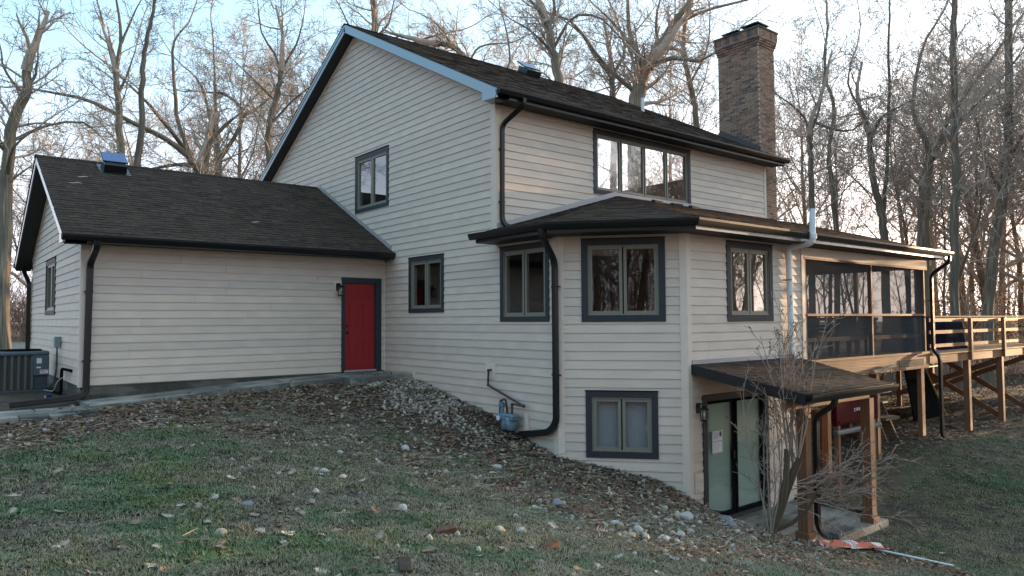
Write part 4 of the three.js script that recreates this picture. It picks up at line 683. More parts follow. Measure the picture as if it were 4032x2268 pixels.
{ // white vent pipe
  const o = thing('vent_pipe', 'white plastic vent pipe running up the porch-side wall past the eave', 'pipe'), z = ZS + 0.09;
  part('pipe', sweepTube(rounded([V3(4.78, 0.30, z + 0.05), V3(4.62, 0.52, z), V3(4.57, 2.58, z), V3(4.5, 2.62, z + 0.55), V3(4.5, 3.28, z + 0.57)], 0.11), 0.055, 16), M.white, o);
  for (const [a, b] of [[V3(4.5, 2.70, z + 0.57), V3(4.5, 2.80, z + 0.57)], [V3(4.575, 2.36, z), V3(4.57, 2.45, z)], [V3(4.56, 2.6, z + 0.12), V3(4.55, 2.6, z + 0.2)], [V3(4.525, 2.62, z + 0.4), V3(4.515, 2.62, z + 0.46)]]) part('collar', sweepTube([a, b], 0.063, 16), M.white, o);
  part('strap', merge([box(4.49, 4.65, 1.93, 1.955, ZS + 0.025, ZS + 0.035), ...[0].map(() => { const g = sweepTube([V3(4.57, 1.93, z), V3(4.57, 1.955, z)], 0.06, 16, false).toNonIndexed(); return g; })]), std([0.2, 0.2, 0.2], { roughness: 0.5 }), o);
}
{ // gas meter
  const o = thing('gas_meter', 'blue-grey gas meter with rusty pipework on the gable wall', 'gas meter'); const bl = std([0.20, 0.30, 0.37], { roughness: 0.45, map: T.rough }), rust = std([0.055, 0.04, 0.035], { roughness: 0.8 });
  const lobe = [[0.0, -0.15], [0.07, -0.15], [0.115, -0.12], [0.125, -0.03], [0.125, 0.1], [0.0, 0.1]].map(p => new THREE.Vector2(p[0], p[1]));
  const l1 = new THREE.LatheGeometry(lobe, 20), l2 = l1.clone(); l1.scale(1, 1, 0.75); l2.scale(1, 1, 0.75); l1.translate(-0.2, -0.72, 4.98); l2.translate(-0.2, -0.72, 5.12); part('body', merge([l1, l2]), bl, o);
  part('top_case', rbox(-0.30, -0.10, -0.64, -0.56, 4.85, 5.25, 0.03, 3), bl, o); part('band', rbox(-0.315, -0.085, -0.66, -0.635, 4.835, 5.265, 0.008), bl, o);
  const dial = new THREE.CylinderGeometry(0.06, 0.065, 0.1, 18); dial.rotateZ(Math.PI / 2); dial.translate(-0.33, -0.63, 4.95); const idx = part('index_box', merge([triUV(dial), rbox(-0.36, -0.28, -0.67, -0.58, 4.86, 4.95, 0.015, 2)]), bl, o); const face = new THREE.CylinderGeometry(0.048, 0.048, 0.006, 18); face.rotateZ(Math.PI / 2); face.translate(-0.384, -0.63, 4.95); part('dial', face, M.white, idx);
  const rg = new THREE.CylinderGeometry(0.065, 0.065, 0.05, 20); rg.rotateX(Math.PI / 2.4); rg.translate(-0.2, -0.42, 4.83); part('regulator', merge([triUV(rg), sweepTube([V3(-0.2, -0.6, 4.84), V3(-0.2, -0.38, 4.84)], 0.035, 12).toNonIndexed()]), bl, o);
  part('inlet_pipe', sweepTube(rounded([V3(-0.2, -1.05, 4.78), V3(-0.2, -0.34, 4.78), V3(-0.2, -0.30, 4.95), V3(-0.2, -0.56, 5.0)], 0.06), 0.022, 10), rust, o);
  part('outlet_pipe', sweepTube(rounded([V3(-0.2, -0.56, 5.14), V3(-0.2, -0.37, 5.14), V3(-0.15, -0.40, 5.43), V3(-0.1, -0.09, 4.27), V3(-0.1, 0.20, 4.29), V3(0.0, 0.21, 4.29)], 0.05), 0.021, 10), rust, o);
  for (const p of [V3(-0.1, 0.195, 4.29), V3(-0.1, -0.085, 4.28), V3(-0.15, -0.395, 5.42), V3(-0.2, -0.385, 5.145)]) { const g = new THREE.SphereGeometry(0.033, 12, 8); g.translate(p.x, p.y, p.z); part('elbow', g, rust, o); }
}
{ // splash pan under the tall downspout
  single('splash_tray', merge([box(-0.42, -0.04, -0.99, -0.97, 4.9, 5.35), box(-0.42, -0.40, -0.99, -0.94, 4.9, 5.35), box(-0.06, -0.04, -0.99, -0.94, 4.9, 5.35), box(-0.40, -0.06, -0.985, -0.94, 4.9, 4.92)]), M.black, 'black splash tray under the gas meter', 'tray');
}
{ // air conditioner
  const o = thing('air_conditioner', 'grey outdoor air conditioning unit at the left edge by the garage', 'air conditioner', null, V3(-7.08, -0.3, -3.1)); const g1 = std([0.085, 0.10, 0.115], { roughness: 0.5 }), g2 = std([0.05, 0.062, 0.072], { roughness: 0.55 });
  part('base_pan', rbox(-0.48, 0.48, 0, 0.07, -0.45, 0.45, 0.02), g2, o); part('coil', box(-0.41, 0.40, 0.07, 0.80, -0.39, 0.39), std([0.075, 0.062, 0.045], { roughness: 0.7 }), o);
  part('top_cover', rbox(-0.485, 0.485, 0.78, 0.88, -0.455, 0.455, 0.045, 3), g1, o);
  const rg = new THREE.TorusGeometry(0.36, 0.03, 8, 40); rg.rotateX(Math.PI / 2); rg.translate(0, 0.885, 0); const grill = []; for (let i = 1; i < 6; i++) { const t = new THREE.TorusGeometry(0.06 * i, 0.004, 5, 28); t.rotateX(Math.PI / 2); t.translate(0, 0.892, 0); grill.push(triUV(t)); } part('fan_guard', merge([triUV(rg), ...grill]), M.black, o);
  for (let i = 0; i < 6; i++) { const x = -0.44 + i * 0.118; part('louvre_bar', rbox(x, x + 0.052, 0.07, 0.79, 0.39, 0.44, 0.012, 2), g1, o); } for (let i = 0; i < 7; i++) { const z = -0.42 + i * 0.12; part('louvre_bar', rbox(-0.475, -0.425, 0.07, 0.79, z, z + 0.05, 0.012, 2), g1, o); }
  part('service_panel', rbox(0.20, 0.478, 0.36, 0.79, 0.30, 0.452, 0.02, 2), g1, o); part('lower_panel', rbox(0.20, 0.455, 0.07, 0.365, 0.22, 0.40, 0.01), g2, o);
  part('sticker', box(0.25, 0.34, 0.62, 0.73, 0.4525, 0.4535), M.white, o); part('sticker', box(0.25, 0.33, 0.52, 0.55, 0.4525, 0.4535), M.white, o);
  const cv = document.createElement('canvas'); cv.width = 128; cv.height = 64; const cx = cv.getContext('2d'); cx.fillStyle = '#e8e6e0'; cx.fillRect(0, 0, 128, 64); cx.fillStyle = '#c8602c'; cx.fillRect(4, 4, 70, 14); cx.fillStyle = '#333'; cx.fillRect(80, 6, 40, 10); for (let i = 0; i < 5; i++) { cx.fillStyle = i % 2 ? '#555' : '#a33'; cx.fillRect(6, 26 + i * 7, 60 + (i * 23) % 50, 3); } const ct = new THREE.CanvasTexture(cv); ct.colorSpace = THREE.SRGBColorSpace; const pg = new THREE.PlaneGeometry(0.15, 0.085); pg.translate(0.385, 0.445, 0.4535); part('warning_label', pg, std([1, 1, 1], { map: ct }), o);
}
{ // disconnect box and lines at the garage end wall
  const o = thing('electric_box', 'grey disconnect box with conduit on the garage end wall', 'electric box'); const gm = std([0.22, 0.27, 0.28], { roughness: 0.5 });
  part('box', rbox(-6.56, -6.44, 0.655, 0.885, -2.5, -2.28, 0.01), gm, o); part('conduit', sweepTube(rounded([V3(-6.5, 0.66, -2.38), V3(-6.5, 0.15, -2.4), V3(-6.55, -0.15, -2.5), V3(-6.65, -0.2, -2.7)], 0.2), 0.016, 8), std([0.06, 0.065, 0.07]), o);
  const q = thing('refrigerant_line', 'black insulated pipe entering the wall behind the corner downspout', 'pipe'); part('line', sweepTube(rounded([V3(-6.45, 0.24, -0.75), V3(-6.52, 0.25, -1.5), V3(-6.52, -0.25, -1.55), V3(-6.6, -0.27, -2.5)], 0.08), 0.03, 10), M.black, q); part('wire', sweepTube(rounded([V3(-6.46, 0.2, -0.9), V3(-6.6, 0.02, -1.4), V3(-6.62, -0.22, -1.8), V3(-6.7, -0.24, -2.6)], 0.15), 0.006, 6), M.white, q);
  const c = thing('drink_can', 'crushed blue can lying by the corner downspout', 'can', null, V3(-6.78, gh(-6.78, -1.2) + 0.035, -1.2), 0.6); const cg = new THREE.CylinderGeometry(0.033, 0.033, 0.12, 16); cg.rotateZ(Math.PI / 2); part('body', cg, std([0.02, 0.05, 0.32], { roughness: 0.3, metalness: 0.5 }), c); const lid = new THREE.CylinderGeometry(0.028, 0.028, 0.124, 16); lid.rotateZ(Math.PI / 2); part('rim', lid, std([0.5, 0.5, 0.52], { roughness: 0.3, metalness: 0.9 }), c);
}
// solar roof fans
function roofFan(x, z, fn, label, w = 0.52) {
  const sl = 0.51, y = fn(z), o = thing('roof_fan', label, 'roof vent', 'solar attic fans on the roofs', V3(x, y, z)); const a = Math.atan(sl) * 0.72;
  const body = new THREE.Group(); body.name = 'housing_mount'; const T4 = new THREE.Matrix4().makeRotationX(Math.atan(sl)); const T5 = new THREE.Matrix4().makeRotationX(0.62);
  const bx = rbox(-w / 2 + 0.02, w / 2 - 0.02, 0.02, 0.2, -0.24, 0.24, 0.02); bx.applyMatrix4(T4); part('housing', bx, M.metal, o); const fl = box(-w / 2 - 0.06, w / 2 + 0.06, 0.016, 0.022, -0.32, 0.36); fl.applyMatrix4(T4); part('flashing', fl, M.metal, o);
  const M2 = T5.clone().setPosition(0, 0.30, 0.0); const fr = rbox(-w / 2, w / 2, -0.02, 0.015, -0.25, 0.25, 0.008); fr.applyMatrix4(M2); const pn = part('solar_panel', fr, M.metal, o); const blu = phy([0.035, 0.10, 0.30], { roughness: 0.3 });
  for (let i = 0; i < 8; i++) { const c = box(-w / 2 + 0.015 + i * (w - 0.03) / 8 + 0.003, -w / 2 + 0.015 + (i + 1) * (w - 0.03) / 8 - 0.003, 0.0155, 0.018, -0.235, 0.235); c.applyMatrix4(M2); part('cell', c, blu, pn); }
  for (const s of [-1, 1]) { const g = bar(V3(s * (w / 2 - 0.05), 0.12, -0.1), V3(s * (w / 2 - 0.05), 0.3, -0.12), 0.02, 0.02); part('bracket', g, M.metal, o); } void body;
}
roofFan(-5.31, -3.42, garTop, 'blue-panelled solar fan near the garage ridge'); roofFan(5.5, -1.0, mainTop, 'dark solar fan on the main roof ridge', 0.6);
{ // plumbing vent
  single('vent_stack', sweepTube([V3(8.2, mainTop(1.2) - 0.05, 1.2), V3(8.2, mainTop(1.2) + 0.42, 1.2)], 0.05, 14), M.white, 'short white vent stack poking through the main roof near the chimney', 'vent pipe');
}
// loose bricks left on the bay roof
[[4.25, 4.95, 0.12, 'left brick of the three lying on the bay roof'], [4.92, 4.98, -0.1, 'middle brick of the three lying on the bay roof'], [5.6, 4.95, 0.15, 'right brick of the three lying on the bay roof']].forEach(([x, z, r, l]) => { const g = rbox(-0.16, 0.16, 0, 0.06, -0.055, 0.055, 0.006); g.rotateX(Math.atan(0.288)); g.rotateY(r); const o = single('loose_brick', g, std([0.10, 0.075, 0.06], { roughness: 0.9, map: T.brick }), l, 'brick', 'bricks on the bay roof'); o.position.set(x, 2.835 + 0.288 * (8.37 - z) + 0.012, z); });
// scraps lying on the garage roof
[[-6.05, -2.65, 0.2], [-6.25, -2.2, 0.26], [-2.9, -0.75, 0.18]].forEach(([x, z, L], i) => { const g = new THREE.BoxGeometry(L, 0.006, 0.03, 5, 1, 1); const p = g.attributes.position; for (let k = 0; k < p.count; k++) { p.setY(k, p.getY(k) + 0.012 * Math.sin(p.getX(k) * 20)); p.setZ(k, p.getZ(k) * (1 - Math.abs(p.getX(k)) / L)); } g.computeVertexNormals(); g.rotateX(Math.atan(0.505)); const o = single('roof_scrap', g, std([0.5, 0.42, 0.36]), ['pale scrap on the garage roof nearest the ridge end', 'long pale twig scrap at the left of the garage roof', 'pale wood scrap lower right on the garage roof'][i], 'scrap', 'scraps on the garage roof'); o.position.set(x, garTop(z) + 0.028, z); o.rotation.y = 0.2; });
// notice taped to the left basement door
{
  const cv = document.createElement('canvas'); cv.width = 256; cv.height = 352; const c = cv.getContext('2d'); c.fillStyle = '#f4f5f6'; c.fillRect(0, 0, 256, 352); c.fillStyle = '#54606e'; c.fillRect(180, 18, 56, 80); c.fillStyle = '#8a949e'; for (let i = 0; i < 7; i++) c.fillRect(20, 26 + i * 15, 110 + (i * 37) % 40, 5); c.fillStyle = '#30363c'; c.fillRect(14, 160, 228, 4); c.fillStyle = '#ffffff'; c.fillRect(22, 170, 212, 168); c.strokeStyle = '#555'; c.lineWidth = 3; c.strokeRect(22, 170, 212, 168); c.fillStyle = '#aab0b6'; for (let i = 0; i < 8; i++) c.fillRect(36, 188 + i * 17, 120 + (i * 53) % 60, 4);
  const t = new THREE.CanvasTexture(cv); t.colorSpace = THREE.SRGBColorSpace; const g = new THREE.PlaneGeometry(0.30, 0.39); const o = single('paper_notice', g, std([0.85, 0.85, 0.85], { map: t, roughness: 0.8 }), 'white paper notice taped to the left basement door', 'notice'); o.position.set(2.28, -1.0, ZS - 0.02);
}
// things under the deck
{
  const o = thing('tailgate_bench', 'dark red pickup tailgate panel standing behind the right canopy post', 'tailgate', null, V3(5.2, -2.3, 8.5)); const red = phy([0.055, 0.005, 0.009], { roughness: 0.6, specularIntensity: 0.05 });
  part('panel', rbox(0, 1.8, 1.36, 1.96, -0.05, 0.05, 0.03, 3), red, o); part('rib', rbox(0.1, 1.7, 1.42, 1.46, 0.045, 0.065, 0.008), red, o); part('bumper', rbox(-0.05, 1.85, 1.18, 1.28, -0.02, 0.1, 0.03, 2), std([0.09, 0.09, 0.095], { roughness: 0.55 }), o); for (const x of [0.1, 1.6]) part('leg', box(x, x + 0.09, -0.2, 1.36, -0.06, 0.03), M.postOld, o);
  const font = await new FontLoader().loadAsync('fonts/droid/droid_sans_bold.typeface.json'); const letters = [...'CHEVROLET'].map((c, i) => { const g = new TextGeometry(c, { font, size: 0.062, depth: 0.006, curveSegments: 3, bevelEnabled: false }); g.scale(1.25, 1, 1); g.translate(0.72 + i * 0.098, 1.6, 0.05); return g; }); part('lettering', merge(letters), std([0.6, 0.54, 0.52], { roughness: 0.5 }), o);
  const s = thing('wooden_steps', 'small timber steps behind the right canopy post', 'steps', null, V3(10.2, gh(10.2, 7.2) - 0.02, 7.2), 0.0); s.scale.setScalar(1.25); part('stringer', bar(V3(-0.24, 0.0, 0.1), V3(-0.24, 0.95, -0.3), 0.04, 0.2), M.woodOld[0], s); part('stringer', bar(V3(0.24, 0.0, 0.1), V3(0.24, 0.95, -0.3), 0.04, 0.2), M.woodOld[0], s); part('tread', box(-0.3, 0.3, 0.44, 0.49, -0.12, 0.2), M.woodOld[2], s); part('tread', box(-0.3, 0.3, 0.78, 0.83, -0.32, -0.02), M.woodOld[2], s); for (const x of [-0.26, 0.26]) part('post', box(x - 0.045, x + 0.045, 0, 1.35, -0.36, -0.27), M.post, s);
  const k = thing('leaning_panel', 'black panel leaning on posts under the deck', 'panel', null, V3(14.5, gh(14.5, 6.3), 6.3)); part('panel', triUV(hexa([V3(-0.9, 0.02, 0.3), V3(-0.75, 1.45, 0), V3(0.5, 1.5, 0), V3(1.2, 0.02, 0.3), V3(-0.9, 0.02, 0.26), V3(-0.75, 1.45, -0.04), V3(0.5, 1.5, -0.04), V3(1.2, 0.02, 0.26)])), M.black, k); part('edge_strip', bar(V3(0.5, 1.5, 0.01), V3(1.2, 0.05, 0.31), 0.12, 0.03), std([0.42, 0.3, 0.09]), k); part('top_board', box(-0.8, 1.5, 1.5, 1.54, -0.3, 0.12), std([0.3, 0.36, 0.38], { roughness: 0.5 }), k);
  single('green_pipe', sweepTube([V3(11.9, gh(12.6, 4.9) + 0.16, 4.6), V3(15.6, gh(15, 4.6) + 0.16, 4.9)], 0.07, 12), std([0.16, 0.28, 0.22], { roughness: 0.5 }), 'pale green pipe lying under the deck', 'pipe');
  single('hanging_log', merge([sweepTube([V3(8.0, -0.05, 8.0), V3(9.1, 0.05, 8.0)], 0.045, 10).toNonIndexed(), ...[0.25, 0.5, 0.8, 0.95].map(t => { const g = new THREE.TorusGeometry(0.06, 0.008, 6, 16); g.translate(8.0 + 1.1 * t, -0.12 + 0.1 * t, 8.02); return triUV(g); })]), M.barkGrey, 'short log with hooks hung on the porch rim', 'log');
}
// collapsed orange and white cloth with its pole
{
  const g = new THREE.PlaneGeometry(1.25, 0.34, 60, 18); g.rotateX(-Math.PI / 2); const p = g.attributes.position, col = [];
  for (let i = 0; i < p.count; i++) { const x = p.getX(i), z = p.getZ(i) * (0.6 + 0.8 * fbm(x * 2.2 + 7, 1, 2, 501)); const f = fbm(x * 5, z * 9, 3, 502), s = Math.sin(z * 32 + x * 4 + 4 * f); p.setXYZ(i, x, 0.055 + 0.055 * f * 2 * Math.max(0, 1 - Math.abs(z) * 4) + 0.018 * s, z + 0.05 * (fbm(x * 3, 4, 2, 507) - 0.5)); const or = fbm(x * 2.6 + 3, z * 5, 3, 505) > 0.52; col.push(...(or ? [0.62, 0.16, 0.10] : [0.70, 0.60, 0.60])); }
  g.setAttribute('color', new THREE.Float32BufferAttribute(col, 3)); g.computeVertexNormals();
  const o = single('fallen_cloth', g, new THREE.MeshStandardMaterial({ color: 0xffffff, vertexColors: true, roughness: 0.85, side: THREE.DoubleSide }), 'crumpled orange and white cloth on the ground by the front post', 'cloth'); const cx = 2.62, cz = 10.02; o.position.set(cx, gh(cx, cz) + 0.0, cz); o.rotation.y = -0.42; o.rotation.x = 0; o.rotation.z = -0.12;
  single('white_pole', sweepTube([V3(2.98, gh(2.98, 10.3) + 0.05, 10.25), V3(3.32, gh(3.32, 11.2) + 0.035, 11.25)], 0.016, 10), M.white, 'thin white pole lying on the grass beyond the cloth', 'pole');
}
console.log('fittings');

// ---------------------------------------------------------------- trees
class GB {
  constructor() { this.p = []; this.n = []; this.u = []; this.i = []; }
  tube(pts, rad, sides) {
    const m = pts.length, b0 = this.p.length / 3; let nx = 0.31, ny = 0.12, nz = 0.94, len = 0;
    for (let k = 0; k < m; k++) {
      const a = pts[Math.max(0, k - 1)], b = pts[Math.min(m - 1, k + 1)]; let tx = b.x - a.x, ty = b.y - a.y, tz = b.z - a.z; const l = Math.hypot(tx, ty, tz) || 1; tx /= l; ty /= l; tz /= l;
      let d = nx * tx + ny * ty + nz * tz; nx -= d * tx; ny -= d * ty; nz -= d * tz; let q = Math.hypot(nx, ny, nz); if (q < 1e-4) { nx = ty; ny = -tx; nz = 0.01; q = Math.hypot(nx, ny, nz) || 1; } nx /= q; ny /= q; nz /= q;
      const bx = ty * nz - tz * ny, by = tz * nx - tx * nz, bz = tx * ny - ty * nx; if (k) len += pts[k].distanceTo(pts[k - 1]);
      for (let s = 0; s < sides; s++) { const A = s / sides * 6.28318, c = Math.cos(A), e = Math.sin(A), dx = nx * c + bx * e, dy = ny * c + by * e, dz = nz * c + bz * e; this.p.push(pts[k].x + dx * rad[k], pts[k].y + dy * rad[k], pts[k].z + dz * rad[k]); this.n.push(dx, dy, dz); this.u.push(s / sides * 2, len * 0.5); }
      if (k) for (let s = 0; s < sides; s++) { const s1 = (s + 1) % sides, o = b0 + (k - 1) * sides; this.i.push(o + s, o + s1, o + sides + s, o + sides + s, o + s1, o + sides + s1); }
    }
  }
  geo() { const g = new THREE.BufferGeometry(); g.setAttribute('position', new THREE.Float32BufferAttribute(this.p, 3)); g.setAttribute('normal', new THREE.Float32BufferAttribute(this.n, 3)); g.setAttribute('uv', new THREE.Float32BufferAttribute(this.u, 2)); g.setIndex(this.i); return g; }
}
const UP = V3(0, 1, 0);
function sideways(d, ang, az) { const a = Math.abs(d.y) < 0.95 ? UP : V3(1, 0, 0); const s = d.clone().cross(a).normalize(), t = s.clone().cross(d); return d.clone().multiplyScalar(Math.cos(ang)).addScaledVector(s, Math.sin(ang) * Math.cos(az)).addScaledVector(t, Math.sin(ang) * Math.sin(az)).normalize(); }
// a branch with its children; lev 1 limb ... 4 twig
function grow(gb, p, d, len, r, lev, S, R) {
  const n = lev <= 1 ? 7 : lev === 2 ? 5 : lev === 3 ? 4 : 2, sides = lev <= 1 ? 6 : lev === 2 ? 4 : 3, pts = [p.clone()], rad = [r]; const dir = d.clone(); const re = lev >= 3 ? S.tip : Math.max(S.tip, r * 0.3);
  for (let k = 1; k <= n; k++) { dir.x += (R() - 0.5) * S.wig; dir.y += (R() - 0.5) * S.wig + S.up * (lev < 2 ? 1 : 0.7); dir.z += (R() - 0.5) * S.wig; dir.normalize(); pts.push(pts[k - 1].clone().addScaledVector(dir, len / n)); rad.push(r + (re - r) * Math.pow(k / n, 0.8)); }
  gb.tube(pts, rad, sides); if (lev >= S.max) { S.ends && S.ends.push(pts[n]); return; }
  const c = S.kids[lev]; let az = R() * 6.28;
  for (let k = 0; k < c; k++) { const t = 0.22 + 0.78 * (k + 0.3 + R() * 0.6) / c, f = Math.min(n - 0.001, t * n), i = Math.floor(f), q = pts[i].clone().lerp(pts[i + 1], f - i), dd = pts[i + 1].clone().sub(pts[i]).normalize(); az += 2.4 + (R() - 0.5); const l2 = len * (S.ratio[lev] || 0.5) * (0.65 + 0.6 * R()) * (1.1 - 0.45 * t); grow(gb, q, sideways(dd, S.ang * (0.7 + 0.6 * R()), az), l2, Math.max(S.tip * 1.1, (rad[i] + (rad[i + 1] - rad[i]) * (f - i)) * (lev < 2 ? 0.6 : 0.62)), lev + 1, S, R); }
}
function treeProto(seed, o) {   // whole tree grown at the origin
  const R = rngOf(seed), tr = new GB(), cr = new GB(), pts = [], rad = [], n = 14; const dir = V3((R() - .5) * 0.1, 1, (R() - .5) * 0.1).normalize(); let p = V3(0, -0.3, 0); const S = { wig: 0.34, up: 0.06, ang: 0.75, kids: [0, 8, 7, 5, 0], ratio: [0, 0.52, 0.5, 0.55], max: 4, tip: 0.009, ...o.S };
  for (let k = 0; k <= n; k++) { pts.push(p.clone()); rad.push(o.r * (k === 0 ? 1.55 : k === 1 ? 1.1 : Math.max(0.06, 1 - 0.95 * (k / n)))); dir.x += (R() - .5) * o.lean; dir.z += (R() - .5) * o.lean; dir.y += 0.06; dir.normalize(); p = p.clone().addScaledVector(dir, (k === 0 ? 0.5 : o.h / n)); }
  tr.tube(pts, rad, 9); let az = R() * 6;
  for (let k = 0; k < o.limbs; k++) { const t = o.t0 + (0.97 - o.t0) * (k + R() * 0.7) / o.limbs, f = t * n, i = Math.min(n - 1, Math.floor(f)), q = pts[i].clone().lerp(pts[i + 1], f - i); az += 2.4 + (R() - 0.5) * 0.8; const l = o.h * o.spread * (0.75 + 0.5 * R()) * (1.25 - 0.75 * t); grow(cr, q, sideways(V3(0, 1, 0), o.limbAng * (0.75 + 0.5 * R()), az), l, Math.max(0.03, rad[i] * (0.42 + 0.2 * R())), 1, S, R); }
  return { tr: tr.geo(), cr: cr.geo() };
}
// a tree drawn limb by limb: limbs are [r0, r1, [dx, y, dz], ...] in metres about its foot
function treeFrom(seed, limbs, S0 = {}) {
  const R = rngOf(seed), tr = new GB(), cr = new GB(); const S = { wig: 0.36, up: 0.05, ang: 0.8, kids: [0, 7, 6, 5, 0], ratio: [0, 0.5, 0.5, 0.55], max: 4, tip: 0.0085, dens: 0.75, from: 0.3, side: 2.2, ...S0 }; S.dens *= 1.75; S.kids = [0, 7, 7, 6, 0];
  limbs.forEach(([r0, r1, ...P], li) => {
    const c = new THREE.CatmullRomCurve3(P.map(q => V3(q[0], q[1], q[2] || 0))), L = c.getLength(), n = Math.max(6, Math.round(L / 0.7)), pts = [], rad = []; const w = 0.05 * Math.min(1, r0 * 4);
    for (let k = 0; k <= n; k++) { const q = c.getPoint(k / n); if (k && k < n) q.add(V3((R() - .5) * w * 2, 0, (R() - .5) * w * 2)); pts.push(q); rad.push(0.74 * (r0 + (r1 - r0) * (k / n)) * (k === 0 && li === 0 ? 1.35 : 1)); }
    tr.tube(pts, rad, r0 > 0.12 ? 10 : 6); const from = li === 0 ? S.from : 0.15, cnt = Math.round(L * (1 - from) * S.dens); let az = R() * 6;
    for (let k = 0; k < cnt; k++) { const t = from + (1 - from) * (k + R()) / cnt, f = Math.min(n - 0.01, t * n), i = Math.floor(f), q = pts[i].clone().lerp(pts[i + 1], f - i), dd = pts[i + 1].clone().sub(pts[i]).normalize(); az += 2.4 + (R() - .5); grow(cr, q, sideways(dd, 0.6 + 0.5 * R(), az), S.side * (0.6 + 0.8 * R()) * (1.15 - 0.5 * t), Math.max(0.014, rad[i] * 0.33), 2, S, R); }
    grow(cr, pts[n], pts[n].clone().sub(pts[n - 1]).normalize(), S.side * 1.3, r1, 1, { ...S, kids: [0, 5, 5, 4, 0] }, R);
  });
  return { tr: tr.geo(), cr: cr.geo() };
}
const YAW = -0.68179, FWD = V3(-Math.sin(YAW), 0, -Math.cos(YAW)), RGT = V3(Math.cos(YAW), 0, -Math.sin(YAW)), FP = 1826.4;
const stand = (px, d) => { const x = EYE.x + d * (FWD.x + RGT.x * (px - 1288) / FP), z = EYE.z + d * (FWD.z + RGT.z * (px - 1288) / FP); return V3(x, gh(x, z), z); };
function tree(name, proto, bark, twig, pos, turn, sc, label, group) { const o = thing(name, label, 'tree', group, pos, turn); o.scale.set(sc, sc, sc); part('trunk', proto.tr, bark, o); part('crown', proto.cr, twig, o); return o; }
